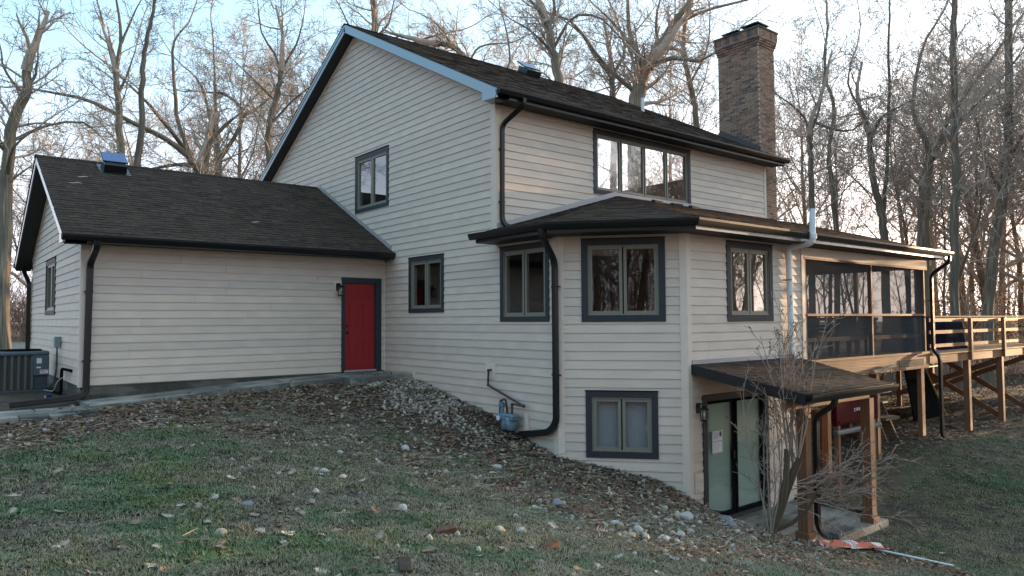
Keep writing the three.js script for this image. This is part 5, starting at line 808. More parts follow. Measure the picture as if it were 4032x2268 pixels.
// trees that can be told apart in the photograph, limb by limb; columns: across, height (sketched at 1/s scale from the foot)
const oakS = { wig: 0.5, up: 0.03, ang: 0.85, side: 2.6, dens: 0.85 };
function sketch(px0, d, limbs) { const s = d / FP, y0 = gh(stand(px0, d).x, stand(px0, d).z); return limbs.map(([r0, r1, ...P], li) => [r0, r1, ...P.map(([x, y, dz], i) => [(x - px0) * s, i === 0 && li === 0 ? -0.3 : (808 - y) * s + EYE.y - y0, dz || 0])]); }
const drawn = [
  ['oak_tree', 8, 27, M.barkGrey, M.twig, [[0.34, 0.2, [8, 800], [6, 560], [10, 420], [18, 300], [55, 215], [52, 165]], [0.12, 0.04, [12, 380], [-40, 300, 1], [-90, 240, 2]], [0.09, 0.03, [14, 350], [60, 290, -1], [120, 262, -2], [165, 300, -2]], [0.10, 0.03, [50, 210], [75, 175], [80, 120]], [0.10, 0.03, [10, 440], [70, 380, 1], [130, 330, 1]], [0.09, 0.03, [50, 230], [0, 170], [-20, 90]]], { side: 1.9, dens: 1.0 }, 'gnarled oak with a broken top at the far left edge'],
  ['maple_tree', 296, 31, M.barkGrey, M.twigGrey, [[0.24, 0.15, [300, 800], [298, 400], [288, 250], [280, 172]], [0.11, 0.035, [280, 172], [257, 90], [244, 40], [222, -40]], [0.13, 0.04, [280, 172], [293, 95], [285, 20], [270, -60]], [0.08, 0.03, [294, 95], [315, 40], [338, -10]], [0.09, 0.03, [289, 222], [311, 172], [328, 118]]], { side: 2.0, dens: 0.55 }, 'slim grey tree forking behind the garage roof fan'],
  ['maple_tree', 338, 29, M.barkDark, M.twig, [[0.2, 0.07, [330, 800], [337, 410], [348, 300], [348, 190], [355, 105], [366, 50], [380, -30]]], { side: 1.8, dens: 0.4, from: 0.45 }, 'dark crooked slender trunk right of the garage roof fan'],
  ['oak_tree', 480, 36, M.bark, M.twig, [[0.42, 0.28, [505, 800], [508, 520], [505, 430]], [0.24, 0.07, [505, 440], [470, 380, 1], [400, 340, 2], [300, 290, 3], [200, 268, 3]], [0.22, 0.06, [508, 430], [450, 400, -1], [370, 390, -2], [310, 400, -2]], [0.22, 0.07, [510, 420], [525, 350], [560, 310], [585, 290]], [0.17, 0.05, [480, 400], [440, 300], [430, 200], [425, 100], [450, 60]], [0.16, 0.05, [470, 385], [430, 300, 2], [360, 220, 3]]], oakS, 'wide low-branching oak behind the middle of the garage roof'],
  ['oak_tree', 560, 40, M.bark, M.twig, [[0.34, 0.2, [548, 800], [545, 430], [540, 360]], [0.16, 0.05, [540, 360], [520, 280], [500, 210], [470, 170]], [0.15, 0.05, [540, 360], [535, 280], [532, 180], [525, 60]], [0.17, 0.05, [545, 400], [590, 330], [605, 270], [560, 230], [500, 210, -1], [430, 190, -2]], [0.14, 0.04, [600, 290], [660, 250], [700, 190]]], oakS, 'spreading oak with crossing limbs left of the gable'],
  ['oak_tree', 690, 34, M.bark, M.twig, [[0.26, 0.16, [680, 800], [678, 450], [672, 320], [690, 240], [702, 170]], [0.10, 0.03, [700, 170], [685, 125], [650, 70], [640, -20]], [0.10, 0.03, [702, 170], [740, 100], [760, 20]], [0.09, 0.03, [690, 250], [640, 200], [590, 150]], [0.08, 0.03, [682, 300], [740, 240], [790, 200]]], { ...oakS, dens: 1 }, 'leaning oak close to the left slope of the gable'],
  ['oak_tree', 985, 42, M.bark, M.twig, [[0.36, 0.2, [930, 800], [935, 200], [940, 60], [935, -60]], [0.13, 0.04, [938, 90], [975, 50], [990, -10]], [0.14, 0.04, [936, 150], [1060, 110, 1], [1150, 105, 2]], [0.12, 0.04, [937, 120], [880, 60], [850, 0]]], oakS, 'tall oak rising behind the gable peak'],
  ['oak_tree', 1180, 40, M.bark, M.twig, [[0.3, 0.2, [1230, 800], [1225, 220], [1180, 150], [1140, 110], [1100, 100]], [0.12, 0.04, [1225, 200], [1280, 170], [1282, 90], [1260, 0]], [0.11, 0.04, [1180, 150], [1210, 110], [1290, 100]], [0.1, 0.03, [1140, 112], [1100, 50], [1050, 20]]], oakS, 'twisting oak behind the main roof left of the roof fan'],
  ['oak_tree', 1400, 34, M.barkGrey, M.twig, [[0.34, 0.24, [1425, 800], [1412, 205], [1395, 120], [1383, 52]], [0.17, 0.06, [1383, 52], [1360, 15], [1325, -30]], [0.16, 0.05, [1385, 60], [1400, 20], [1396, -40]], [0.11, 0.04, [1396, 120], [1440, 60, 1], [1500, 80, 2], [1560, 140, 2]], [0.09, 0.03, [1398, 130], [1340, 70], [1290, 40]]], oakS, 'straight grey trunk behind the main roof right of its fan'],
  ['oak_tree', 1620, 38, M.barkGrey, M.twig, [[0.62, 0.46, [1610, 800], [1608, 260], [1618, 210], [1635, 165]], [0.27, 0.1, [1632, 170], [1605, 120], [1592, 60], [1590, -30]], [0.34, 0.14, [1635, 170], [1668, 110], [1700, 60], [1745, 0], [1770, -50]], [0.20, 0.07, [1640, 165], [1690, 160, 1], [1755, 168, 1], [1790, 150, 1]], [0.18, 0.06, [1615, 240], [1560, 190], [1520, 150], [1440, 65, 1], [1400, 50, 1]], [0.15, 0.05, [1690, 75], [1760, 30], [1860, 0], [1950, -20]], [0.14, 0.04, [1600, 110], [1560, 60], [1490, -10]], [0.14, 0.05, [1668, 110], [1660, 50], [1680, -40]]], { ...oakS, side: 3 }, 'massive oak with forked trunk behind the main roof, left of the chimney'],
  ['oak_tree', 1535, 42, M.bark, M.twig, [[0.3, 0.2, [1545, 800], [1548, 240], [1545, 190]], [0.16, 0.05, [1545, 190], [1500, 130], [1470, 80], [1420, 40]], [0.15, 0.05, [1546, 190], [1580, 120], [1560, 40], [1530, -30]]], oakS, 'forked oak just left of the massive oak'],
  ['oak_tree', 1760, 44, M.bark, M.twig, [[0.28, 0.16, [1765, 800], [1760, 300], [1742, 200], [1730, 100], [1745, 0]], [0.12, 0.04, [1745, 210], [1790, 120], [1800, 20]]], oakS, 'oak partly hidden behind the brick chimney'],
  ['oak_tree', 1990, 33, M.barkDark, M.twig, [[0.22, 0.13, [2042, 820], [2047, 560], [2048, 400], [2046, 342]], [0.10, 0.03, [2046, 342], [2035, 300], [1995, 260], [1955, 232]], [0.1, 0.03, [2046, 342], [2070, 290], [2085, 210], [2095, 120]], [0.10, 0.03, [2060, 310], [2110, 330], [2160, 330], [2200, 290]]], { ...oakS, dens: 1.0, side: 2.9 }, 'dark forked tree just right of the chimney'],
  ['oak_tree', 2110, 38, M.bark, M.twig, [[0.22, 0.08, [2105, 820], [2108, 600], [2100, 470], [2095, 380], [2110, 280], [2090, 180], [2100, 60]]], { ...oakS, dens: 1.0, side: 2.9 }, 'thin wavy trunk left of the porch roof middle'],
  ['oak_tree', 2190, 34, M.barkDark, M.twig, [[0.27, 0.16, [2230, 830], [2228, 620], [2222, 540], [2205, 470], [2198, 400], [2200, 340]], [0.12, 0.04, [2200, 350], [2230, 300], [2262, 280], [2310, 255]], [0.12, 0.04, [2200, 400], [2190, 300], [2150, 220], [2158, 150]], [0.14, 0.05, [2226, 560], [2240, 430], [2250, 280], [2255, 100], [2262, -20]]], { ...oakS, dens: 1.0, side: 2.9 }, 'twin dark trunks above the porch roof middle'],
  ['oak_tree', 2330, 36, M.barkGrey, M.twig, [[0.44, 0.26, [2330, 840], [2325, 640], [2332, 500], [2345, 430], [2352, 405]], [0.2, 0.06, [2350, 410], [2338, 350], [2312, 290], [2320, 200], [2345, 110], [2400, 20]], [0.18, 0.06, [2350, 410], [2378, 360], [2400, 310], [2470, 210], [2540, 120], [2576, 60]]], { ...oakS, dens: 1.0, side: 2.9 }, 'thick grey trunk with wide fork behind the porch corner'],
  ['oak_tree', 2418, 30, M.barkDark, M.twig, [[0.25, 0.14, [2402, 850], [2405, 640], [2412, 480], [2418, 330], [2416, 200], [2425, 60], [2430, -60]], [0.09, 0.03, [2416, 320], [2470, 270], [2540, 200], [2600, 120]], [0.10, 0.04, [2405, 740], [2440, 640], [2470, 560], [2480, 470]]], { ...oakS, dens: 1.0, side: 2.9 }, 'straight dark trunk rising above the deck railing'],
  ['oak_tree', 2540, 33, M.bark, M.twig, [[0.34, 0.2, [2480, 860], [2490, 740], [2520, 560], [2545, 420], [2555, 250], [2565, 0]], [0.12, 0.04, [2530, 500], [2490, 400], [2470, 300]], [0.12, 0.04, [2545, 420], [2600, 330], [2650, 250]]], { ...oakS, dens: 0.8 }, 'leaning trunk at the right edge above the deck'],
];
drawn.forEach(([name, px, d, bark, twig, limbs, S, label], i) => { const pr = treeFrom(600 + i, sketch(px, d, limbs), { ...S }); tree(name, pr, bark, twig, stand(px, d), YAW, 1, label, 'bare trees round the house'); });
console.log('drawn trees');
const protos = [
  treeProto(701, { h: 19, r: 0.2, lean: 0.16, limbs: 17, t0: 0.34, spread: 0.26, limbAng: 0.65 }), treeProto(702, { h: 21, r: 0.26, lean: 0.13, limbs: 18, t0: 0.36, spread: 0.27, limbAng: 0.72 }),
  treeProto(703, { h: 16, r: 0.16, lean: 0.22, limbs: 15, t0: 0.3, spread: 0.27, limbAng: 0.6, S: { wig: 0.42 } }), treeProto(704, { h: 17, r: 0.3, lean: 0.12, limbs: 17, t0: 0.26, spread: 0.36, limbAng: 1.0, S: { wig: 0.5, up: 0.04 } }),
  treeProto(705, { h: 12, r: 0.09, lean: 0.2, limbs: 13, t0: 0.25, spread: 0.2, limbAng: 0.5, S: { kids: [0, 6, 5, 4, 0] } }),
];
// more trees of the wood: px, distance, prototype, scale; seen between and beyond the ones above
const wood = [
  [60, 48, 3, 0.95, 'tangled tree behind the oak with the broken top'], [130, 55, 0, 0.8, 'low fine-twigged tree left of the garage roof end'], [205, 52, 3, 0.85, 'broad twiggy tree beyond the garage ridge end'], [255, 58, 1, 0.75, 'distant tree left of the garage roof fan'], [395, 50, 3, 0.95, 'fine-twigged tree between slender trunk and wide low oak'], [455, 60, 0, 0.95, 'distant tree behind the wide low oak'], [610, 46, 1, 0.95, 'tall tree behind the crossing limbs'], [640, 58, 3, 1.0, 'tree in the gap left of the gable slope'], [745, 44, 0, 1.0, 'tree just beyond the left slope of the gable'], [800, 52, 1, 1.0, 'tree whose crown fills the sky left of the peak'],
  [880, 47, 3, 1.1, 'crown directly left of the gable peak'], [1040, 52, 3, 1.1, 'crown right of the gable peak'], [1110, 47, 0, 1.15, 'tree behind the ridge right of the peak'], [1300, 50, 3, 1.1, 'fine crown behind the ridge fan'], [1340, 56, 1, 1.15, 'tree left of the straight grey trunk'], [1470, 52, 0, 1.15, 'tree right of the straight grey trunk'], [1690, 54, 1, 1.15, 'tree behind the massive oak limb'], [1730, 48, 2, 1.1, 'slim tree left of the chimney'], [1850, 50, 3, 1.1, 'crown above the chimney caps'],
  [1975, 42, 4, 1.0, 'sapling right against the chimney edge'], [2010, 52, 1, 1.0, 'distant tree in the first gap right of the chimney'], [2075, 44, 2, 1.0, 'wavy tree behind the dark forked tree'], [2160, 40, 4, 1.1, 'slender sapling behind the twin trunks'], [2275, 44, 2, 1.05, 'slim trunk between twin trunks and thick fork'], [2290, 55, 0, 1.05, 'far trunk left of the thick fork'], [2365, 48, 1, 1.0, 'trunk right behind the thick fork'], [2390, 38, 4, 1.15, 'sapling left of the straight dark trunk'], [2450, 42, 0, 0.95, 'trunk right of the straight dark trunk'], [2510, 46, 1, 0.95, 'trunk left of the leaning edge trunk'], [2570, 44, 0, 1.0, 'trunk at the very right edge'], [2610, 38, 3, 1.0, 'tree just outside the right edge reaching in'], 
];
{ const R = rngOf(720); for (const [px, d, k, s, l] of wood) tree(k === 3 ? 'oak_tree' : 'maple_tree', protos[k], k === 1 ? M.barkGrey : M.bark, k % 2 ? M.twigGrey : M.twig, stand(px, d), R() * 6.28, s * (0.95 + 0.1 * R()), l, 'bare trees round the house'); }
// trees beside and behind the photographer: some added unseen to block low sun from the walls, others mirrored in the panes
{ const R = rngOf(730); const away = [[30, 7.6, 1, 0.9], [31, 7.0, 0, 1], [41, 12.34, 1, 1.15], [41.5, 8.45, 1, 1.1], [40.5, 8.95, 0, 1.2], [34, 4.6, 2, 1], [37, 1.5, 3, 1], [45, 5, 0, 1], [43, -2, 1, 1], [47, 15.5, 1, 1], [52, 6.5, 2, 1.1], [60, 18, 1, 1], [44, 22, 3, 1], [33, 24, 0, 1], [30, 33, 2, 1.05], [42, 36, 1, 1], [24, 38, 2, 1.1], [36, 48, 3, 1.1], [52, 44, 0, 1.1], [58, 30, 3, 1], [66, 24, 0, 1], [20, 50, 1, 1.1], [45, 58, 3, 1.1], [72, 8, 3, 1], [64, 1, 1, 1], [80, 14, 0, 1.1], [18, 24, 4, 1], [24, 28, 4, 1], [28, 22.5, 4, 1.2], [34, 27.5, 2, 1], [26, 33, 4, 1.2], [38, 31, 0, 1], [20, 30, 4, 1.2], [30, 26, 4, 1.1], [23, 22.5, 4, 1], [33, 32, 2, 1],
  [-20, 29, 3, 1], [-15, 26, 4, 1], [-18, 24.5, 0, 0.9], [-23, 27, 3, 0.9], [-21, 34, 1, 1], [-13, 30, 4, 1.1], [-28, 27, 4, 1], [-29, 35, 0, 1], [-24, 30.5, 4, 1.2], [-25, 33, 0, 1], [-31, 30, 1, 1], [-27, 39, 3, 1.05], [-17, 36, 2, 1], [-36, 36, 3, 1], [-40, 28, 0, 1], [-22, 45, 1, 1], [-34, 45, 3, 1], [-12, 42, 0, 1], [-45, 40, 1, 1]];
  tree('maple_tree', treeFrom(640, [[0.36, 0.3, [0, -0.3, 0], [0, 4, 0], [0.05, 9, 0]], [0.2, 0.06, [0.05, 9, 0], [0.5, 13, 0.3], [0.2, 17, 0]], [0.16, 0.05, [0.05, 8, 0], [-1.2, 11, 0.5], [-2, 14, 0]]], { side: 2 }), M.bark, M.twig, V3(24, gh(24, 10.43), 10.43), 0, 1, 'added unseen tree, its straight trunk shaped to shade the bay wall', 'trees out of frame to the right');  // added out of view; thick straight trunk shaped to block sun from the bay
  const L = ['unseen tree standing outside the frame to the right', 'tree behind the photographer, mirrored in the bay windows'];
  away.forEach(([x, z, k, s]) => tree(k === 3 ? 'oak_tree' : 'maple_tree', protos[k], M.bark, M.twig, V3(x, gh(x, z), z), R() * 6.28, s, x > 0 ? L[0] : L[1], x > 0 ? 'trees out of frame to the right' : 'trees behind the photographer')); }
// far wood as one mass
{
  const R = rngOf(740), g0 = treeProto(741, { h: 17, r: 0.2, lean: 0.18, limbs: 12, t0: 0.28, spread: 0.3, limbAng: 0.8, S: { max: 3, kids: [0, 6, 6, 0], tip: 0.018 } }); const geo = mergeGeometries([g0.tr, g0.cr]); const spots = [];
  for (let i = 0; i < 150; i++) { const px = rr(-300, 3100, R), d = rr(66, 130, R); if (px > 1950 && px < 2600 && i % 3 === 0) continue; const p = stand(px, d); spots.push([p, R() * 6.28, rr(0.75, 1.15, R) * (px < 300 ? 0.85 : 1)]); }
  for (let i = 0; i < 210; i++) { const a = 0.32 + 3.98 * (i + R()) / 210, d = rr(45, 92, R), x = EYE.x + Math.cos(a) * d, z = EYE.z + Math.sin(a) * d; spots.push([V3(x, gh(x, z), z), R() * 6.28, rr(0.8, 1.15, R)]); }
  const m = new THREE.InstancedMesh(geo, M.twigGrey, spots.length), q = new THREE.Object3D(); spots.forEach(([p, a, s], i) => { q.position.copy(p); q.rotation.set(0, a, 0); q.scale.setScalar(s); q.updateMatrix(); m.setMatrixAt(i, q.matrix); }); m.name = 'far_wood'; m.castShadow = true; tag(m, 'distant bare wood closing the view behind the house', 'wood', null, 'stuff'); scene.add(m);
}
// understorey: thickets of bare stems, and saplings still holding brown leaves
function shrubProto(seed, h, n, leafy) {
  const R = rngOf(seed), gb = new GB(), S = { wig: 0.4, up: 0.05, ang: 0.6, kids: [0, 6, 4, 0], ratio: [0, 0.45, 0.5], max: 3, tip: 0.006, ends: [] };
  for (let i = 0; i < n; i++) grow(gb, V3((R() - .5) * 0.8, -0.1, (R() - .5) * 0.8), V3((R() - .5) * 0.9, 1, (R() - .5) * 0.9).normalize(), h * rr(0.6, 1.1, R), 0.022, 1, S, R);
  let lv = null; if (leafy) { const pos = [], nor = []; for (const e of S.ends) for (let k = 0; k < leafy; k++) { const c = e.clone().add(V3((R() - .5) * 0.35, (R() - .5) * 0.3, (R() - .5) * 0.35)), a = V3(R() - .5, R() - .5, R() - .5).normalize().multiplyScalar(0.05), b = V3(R() - .5, R() - .5, R() - .5); b.cross(a).normalize().multiplyScalar(0.03); const nn = a.clone().cross(b).normalize(); for (const [u, v] of [[-1, 0], [0, 1], [1, 0], [-1, 0], [1, 0], [0, -1]]) { pos.push(c.x + a.x * u + b.x * v, c.y + a.y * u + b.y * v, c.z + a.z * u + b.z * v); nor.push(nn.x, nn.y, nn.z); } } lv = new THREE.BufferGeometry(); lv.setAttribute('position', new THREE.Float32BufferAttribute(pos, 3)); lv.setAttribute('normal', new THREE.Float32BufferAttribute(nor, 3)); }
  return { g: gb.geo(), lv };
}
M.deadLeaf = phy([0.26, 0.17, 0.12], { roughness: 0.9, transmission: 0.25, thickness: 0, side: THREE.DoubleSide });
M.redStem = std([0.20, 0.125, 0.095], { roughness: 0.9 });
{
  const a = shrubProto(751, 2.6, 16, 0), b = shrubProto(752, 3.4, 13, 0), c = shrubProto(753, 3.6, 8, 6), R = rngOf(755);
  const list = []; for (let i = 0; i < 15; i++) list.push([rr(-120, 130, R), rr(44, 62, R), i % 2 ? a : b, rr(0.9, 1.5, R), M.redStem, 0]); for (let i = 0; i < 10; i++) list.push([rr(2280, 2900, R), rr(34, 62, R), R() < 0.5 ? a : b, rr(0.8, 1.4, R), M.twig, 1]);
  for (const [px, d, s] of [[2395, 40, 1.15], [2440, 36, 1.0], [2470, 44, 1.3], [2520, 38, 1.1], [2330, 46, 1.2], [2560, 42, 1.2], [2360, 38, 0.9]]) list.push([px, d, c, s, M.twig, 2]);
  for (const [x, z, q] of [[-15, 24, 0], [-18, 27, 1], [-20, 24, 0], [-22, 30, 1], [-17, 31, 0], [-25, 28, 1], [-24, 34, 0], [-29, 31, 1], [-13, 27, 1], [-20, 36, 0], [-27, 25, 0], [-31, 38, 1]]) list.push([V3(x, gh(x, z), z), 0, q ? c : b, rr(1.0, 1.5, R), M.twig, 3]);
  for (const [x, z, q] of [[37, 12.4, 0], [39, 13.4, 1], [41, 14.8, 0], [42, 12.6, 1], [36, 15.6, 0], [44, 10.2, 0], [46, 13.6, 1], [20, 21, 0], [25, 24.5, 1], [28, 28, 0], [22, 26, 1], [32, 24, 0], [35, 29, 1], [29, 31, 0], [17, 20, 0]]) list.push([V3(x, gh(x, z), z), 0, q ? c : b, rr(0.9, 1.2, R), M.twig, 4]);  // shrubs toward the sun are added unseen to dim low light on the lawn
  for (const [px, d, p, s, m, k] of list) { const o = thing(k >= 2 ? 'leafy_sapling' : 'bare_shrub', ['reddish bare shrub in the thicket left of the garage', 'bare shrub in the undergrowth beyond the deck', 'sapling still holding brown leaves beyond the deck', 'shrub behind the photographer, mirrored in the bay windows', 'unseen shrub standing outside the frame to the right'][k], 'shrub', ['thicket left of the garage', 'undergrowth beyond the deck', 'brown-leaved saplings beyond the deck', 'shrubs behind the photographer', 'shrubs out of frame to the right'][k], k >= 3 ? px : stand(px, d), R() * 6.28); o.scale.setScalar(s); part('stems', p.g, m, o); if (p.lv) part('leaves', p.lv, M.deadLeaf, o); }
}
console.log('wood');
// old shrub in front of the canopy
{
  const base = V3(1.42, gh(1.42, 9.4), 9.4), o = thing('old_shrub', 'old leafless shrub with thick leaning stump in front of the basement canopy', 'shrub', null, base, YAW), R = rngOf(760);
  const st = new GB(); const tp = [V3(-0.02, -0.15, 0), V3(0.03, 0.1, 0), V3(0.14, 0.35, 0), V3(0.26, 0.65, -0.02), V3(0.38, 0.95, 0), V3(0.47, 1.16, 0.02)]; st.tube(tp, [0.12, 0.085, 0.075, 0.068, 0.062, 0.048], 10); st.tube([V3(0.2, 0.55, 0), V3(0.24, 0.85, 0.05), V3(0.25, 1.3, 0.05)], [0.06, 0.045, 0.03], 8); st.tube([V3(0.02, 0.05, 0), V3(0.3, 0.2, 0.1), V3(0.55, 0.42, 0.12), V3(0.72, 0.75, 0.1)], [0.05, 0.035, 0.025, 0.015], 7); part('stump', st.geo(), std([0.30, 0.225, 0.16], { roughness: 0.95, map: T.bark, bumpMap: T.barkB, bumpScale: 0.03 }), o);
  const sm = new GB(), S = { wig: 0.26, up: 0.05, ang: 0.6, kids: [0, 7, 4, 0], ratio: [0, 0.26, 0.4], max: 3, tip: 0.0045, ends: [] };
  for (let i = 0; i < 18; i++) { const b = i % 3 ? tp[3].clone().lerp(tp[5], R()) : V3((R() - .3) * 0.4, 0, (R() - .5) * 0.3); grow(sm, b, V3((R() - 0.42) * 0.5, 1, (R() - .5) * 0.4).normalize(), rr(1.6, 2.75, R), 0.0145, 1, S, R); }
  const S2 = { ...S, wig: 0.5, up: 0.012, kids: [0, 8, 4, 0], ratio: [0, 0.34, 0.45] }; for (let i = 0; i < 13; i++) grow(sm, tp[4].clone().add(V3((R() - .5) * 0.1, -0.15 - 0.4 * R(), 0)), V3(0.9, 0.5 - 0.75 * R(), (R() - .5) * 0.8).normalize(), rr(0.9, 1.7, R), 0.010, 1, S2, R);
  const stems = part('stems', sm.geo(), std([0.27, 0.21, 0.17], { roughness: 0.9 }), o);
  const sd = new GB(); S.ends.forEach((e, i) => { if (i % 3 === 0 && e.y > 1.6) for (let k = 0; k < 3; k++) { const c = e.clone().add(V3((R() - .5) * 0.04, (R() - .5) * 0.07, (R() - .5) * 0.04)); sd.tube([c, c.clone().add(V3(0, 0.012, 0)), c.clone().add(V3(0, 0.024, 0))], [0.004, 0.011, 0.003], 4); } }); tag(part('seed_heads', sd.geo(), std([0.06, 0.035, 0.03], { roughness: 0.9 }), stems), null, null, null, 'stuff');
}
// ---------------------------------------------------------------- ground cover
const inView = (x, z, m = 0.12) => { const dx = x - EYE.x, dz = z - EYE.z, f = dx * FWD.x + dz * FWD.z, s = dx * RGT.x + dz * RGT.z; return f > 2 && Math.abs(s) < f * (0.705 + m) + 0.6; };
function scatter(name, geo, mats, list, label, category) { const m = new THREE.InstancedMesh(geo, mats, list.length), q = new THREE.Object3D(), c = new THREE.Color(); list.forEach((e, i) => { q.position.set(e.x, e.y, e.z); q.rotation.set(e.rx || 0, e.ry || 0, e.rz || 0); if (Array.isArray(e.s)) q.scale.set(...e.s); else q.scale.setScalar(e.s); q.updateMatrix(); m.setMatrixAt(i, q.matrix); m.setColorAt(i, c.setRGB(...e.c)); }); m.name = name; m.castShadow = m.receiveShadow = true; tag(m, label, category, null, 'stuff'); scene.add(m); return m; }
function tuft(seed, n, h) { const R = rngOf(seed), pos = [], nor = []; for (let i = 0; i < n; i++) { const a = R() * 6.28, r = Math.sqrt(R()) * 0.05, x = Math.cos(a) * r, z = Math.sin(a) * r, b = R() * 6.28, w = 0.0022 + 0.0016 * R(), H = h * (0.5 + 0.8 * R()), lean = H * (0.4 + 1.1 * R()), dx = Math.cos(b), dz = Math.sin(b), sx = -dz * w, sz = dx * w; const m = [x + dx * lean * 0.35, H * 0.62, z + dz * lean * 0.35], t = [x + dx * lean, H * 0.85, z + dz * lean]; const q = [[x - sx, 0, z - sz], [x + sx, 0, z + sz], [m[0] + sx * .8, m[1], m[2] + sz * .8], [x - sx, 0, z - sz], [m[0] + sx * .8, m[1], m[2] + sz * .8], [m[0] - sx * .8, m[1], m[2] - sz * .8], [m[0] - sx * .8, m[1], m[2] - sz * .8], [m[0] + sx * .8, m[1], m[2] + sz * .8], t]; for (const p of q) { pos.push(...p); nor.push(-dx * 0.35, 0.9, -dz * 0.35); } } const g = new THREE.BufferGeometry(); g.setAttribute('position', new THREE.Float32BufferAttribute(pos, 3)); g.setAttribute('normal', new THREE.Float32BufferAttribute(nor, 3)); return g; }
{
  const R = rngOf(801), list = [[], []]; const blocked = (x, z) => inHouse(x, z, 0.02) || onPatio(x, z) || onWalk(x, z);
  const sow = (x0, x1, z0, z1, per) => { const n = Math.round((x1 - x0) * (z1 - z0) * per); for (let i = 0; i < n; i++) { const x = rr(x0, x1, R), z = rr(z0, z1, R); if (!inView(x, z) || blocked(x, z)) continue; const l = litter(x, z); if (R() < l * 0.97) continue; const t = lawnTint(x, z); if (R() < t.bare * 0.72) continue; const k = 1.5 * (0.6 + 0.4 * R() + 0.45 * fbm(x * 2.1 + 9, z * 2.1, 3, 846)), cl = fbm(x * 3.3 + 50, z * 3.3, 3, 845), straw = R() < 0.1 + 0.34 * t.dry; const c = straw ? [0.175 * k, 0.148 * k, 0.105 * k] : [t.c[0] * k, t.c[1] * k * 1.06, t.c[2] * k]; list[R() < 0.5 ? 0 : 1].push({ x, y: gh(x, z) - 0.004, z, ry: R() * 6.28, s: [rr(0.8, 1.3, R), rr(0.55, 1.15, R) * (1 - 0.4 * t.bare) * (0.45 + 1.25 * cl), rr(0.8, 1.3, R)], c }); } };
  sow(-12, 3, 7, 13.2, 1350); sow(-12.5, 2.5, 2.5, 7, 800); sow(2, 9, 9, 15, 760); sow(9, 24, 6.5, 18, 330); sow(-14, -8, -1, 2.5, 200); sow(-14, -7, -22, -4, 80);
  const gm = std([1, 1, 1], { roughness: 0.85, side: THREE.DoubleSide }); scatter('lawn_grass', tuft(802, 12, 0.031), gm, list[0], 'short winter grass of the sloping lawn', 'grass'); scatter('lawn_grass_001', tuft(803, 10, 0.040), gm, list[1], 'taller blades among the lawn grass', 'grass'); console.log('tufts', list[0].length + list[1].length);
}
// fallen leaves
function oakLeaf(seed, simple) {
  const R = rngOf(seed), L = 0.12, half = []; const lob = simple ? 3 : 4; half.push([0, 0.0]); for (let i = 0; i < lob; i++) { const t0 = 0.16 + 0.7 * (i + 0.1) / lob, t1 = 0.16 + 0.7 * (i + 0.55) / lob, t2 = 0.16 + 0.7 * (i + 1) / lob; half.push([t0, 0.075], [t1, 0.22 + 0.1 * Math.sin(t1 * 3.1) + R() * 0.05], [t2 - 0.02, 0.2 + R() * 0.04]); } half.push([1, 0.0]);
  const out = [...half.map(([t, w]) => [t * L, w * L]), ...half.slice(1, -1).reverse().map(([t, w]) => [t * L, -w * L * (0.85 + 0.3 * R())])]; const tri = THREE.ShapeUtils.triangulateShape(out.map(p => new THREE.Vector2(...p)), []); const c1 = rr(-14, 14, R), c2 = rr(3, 16, R), tw = rr(-6, 6, R), pos = []; for (const f of tri) for (const i of f) { const [x, y] = out[i], u = x - L / 2; pos.push(u, c2 * y * y + c1 * u * u * 0.6 + tw * u * y + 0.006, y); } const g = new THREE.BufferGeometry(); g.setAttribute('position', new THREE.Float32BufferAttribute(pos, 3)); g.computeVertexNormals(); return g;
}
M.leafV = phy([1, 1, 1], { roughness: 0.95, specularIntensity: 0.15, side: THREE.DoubleSide });
const leafTone = R => { const k = R(); return k < 0.66 ? [0.135 + 0.07 * R(), 0.088 + 0.04 * R(), 0.058 + 0.03 * R()] : k < 0.9 ? [0.23 + 0.09 * R(), 0.175 + 0.07 * R(), 0.13 + 0.05 * R()] : k < 0.98 ? [0.36 + 0.12 * R(), 0.30 + 0.1 * R(), 0.25 + 0.08 * R()] : [0.26, 0.11, 0.06]; };
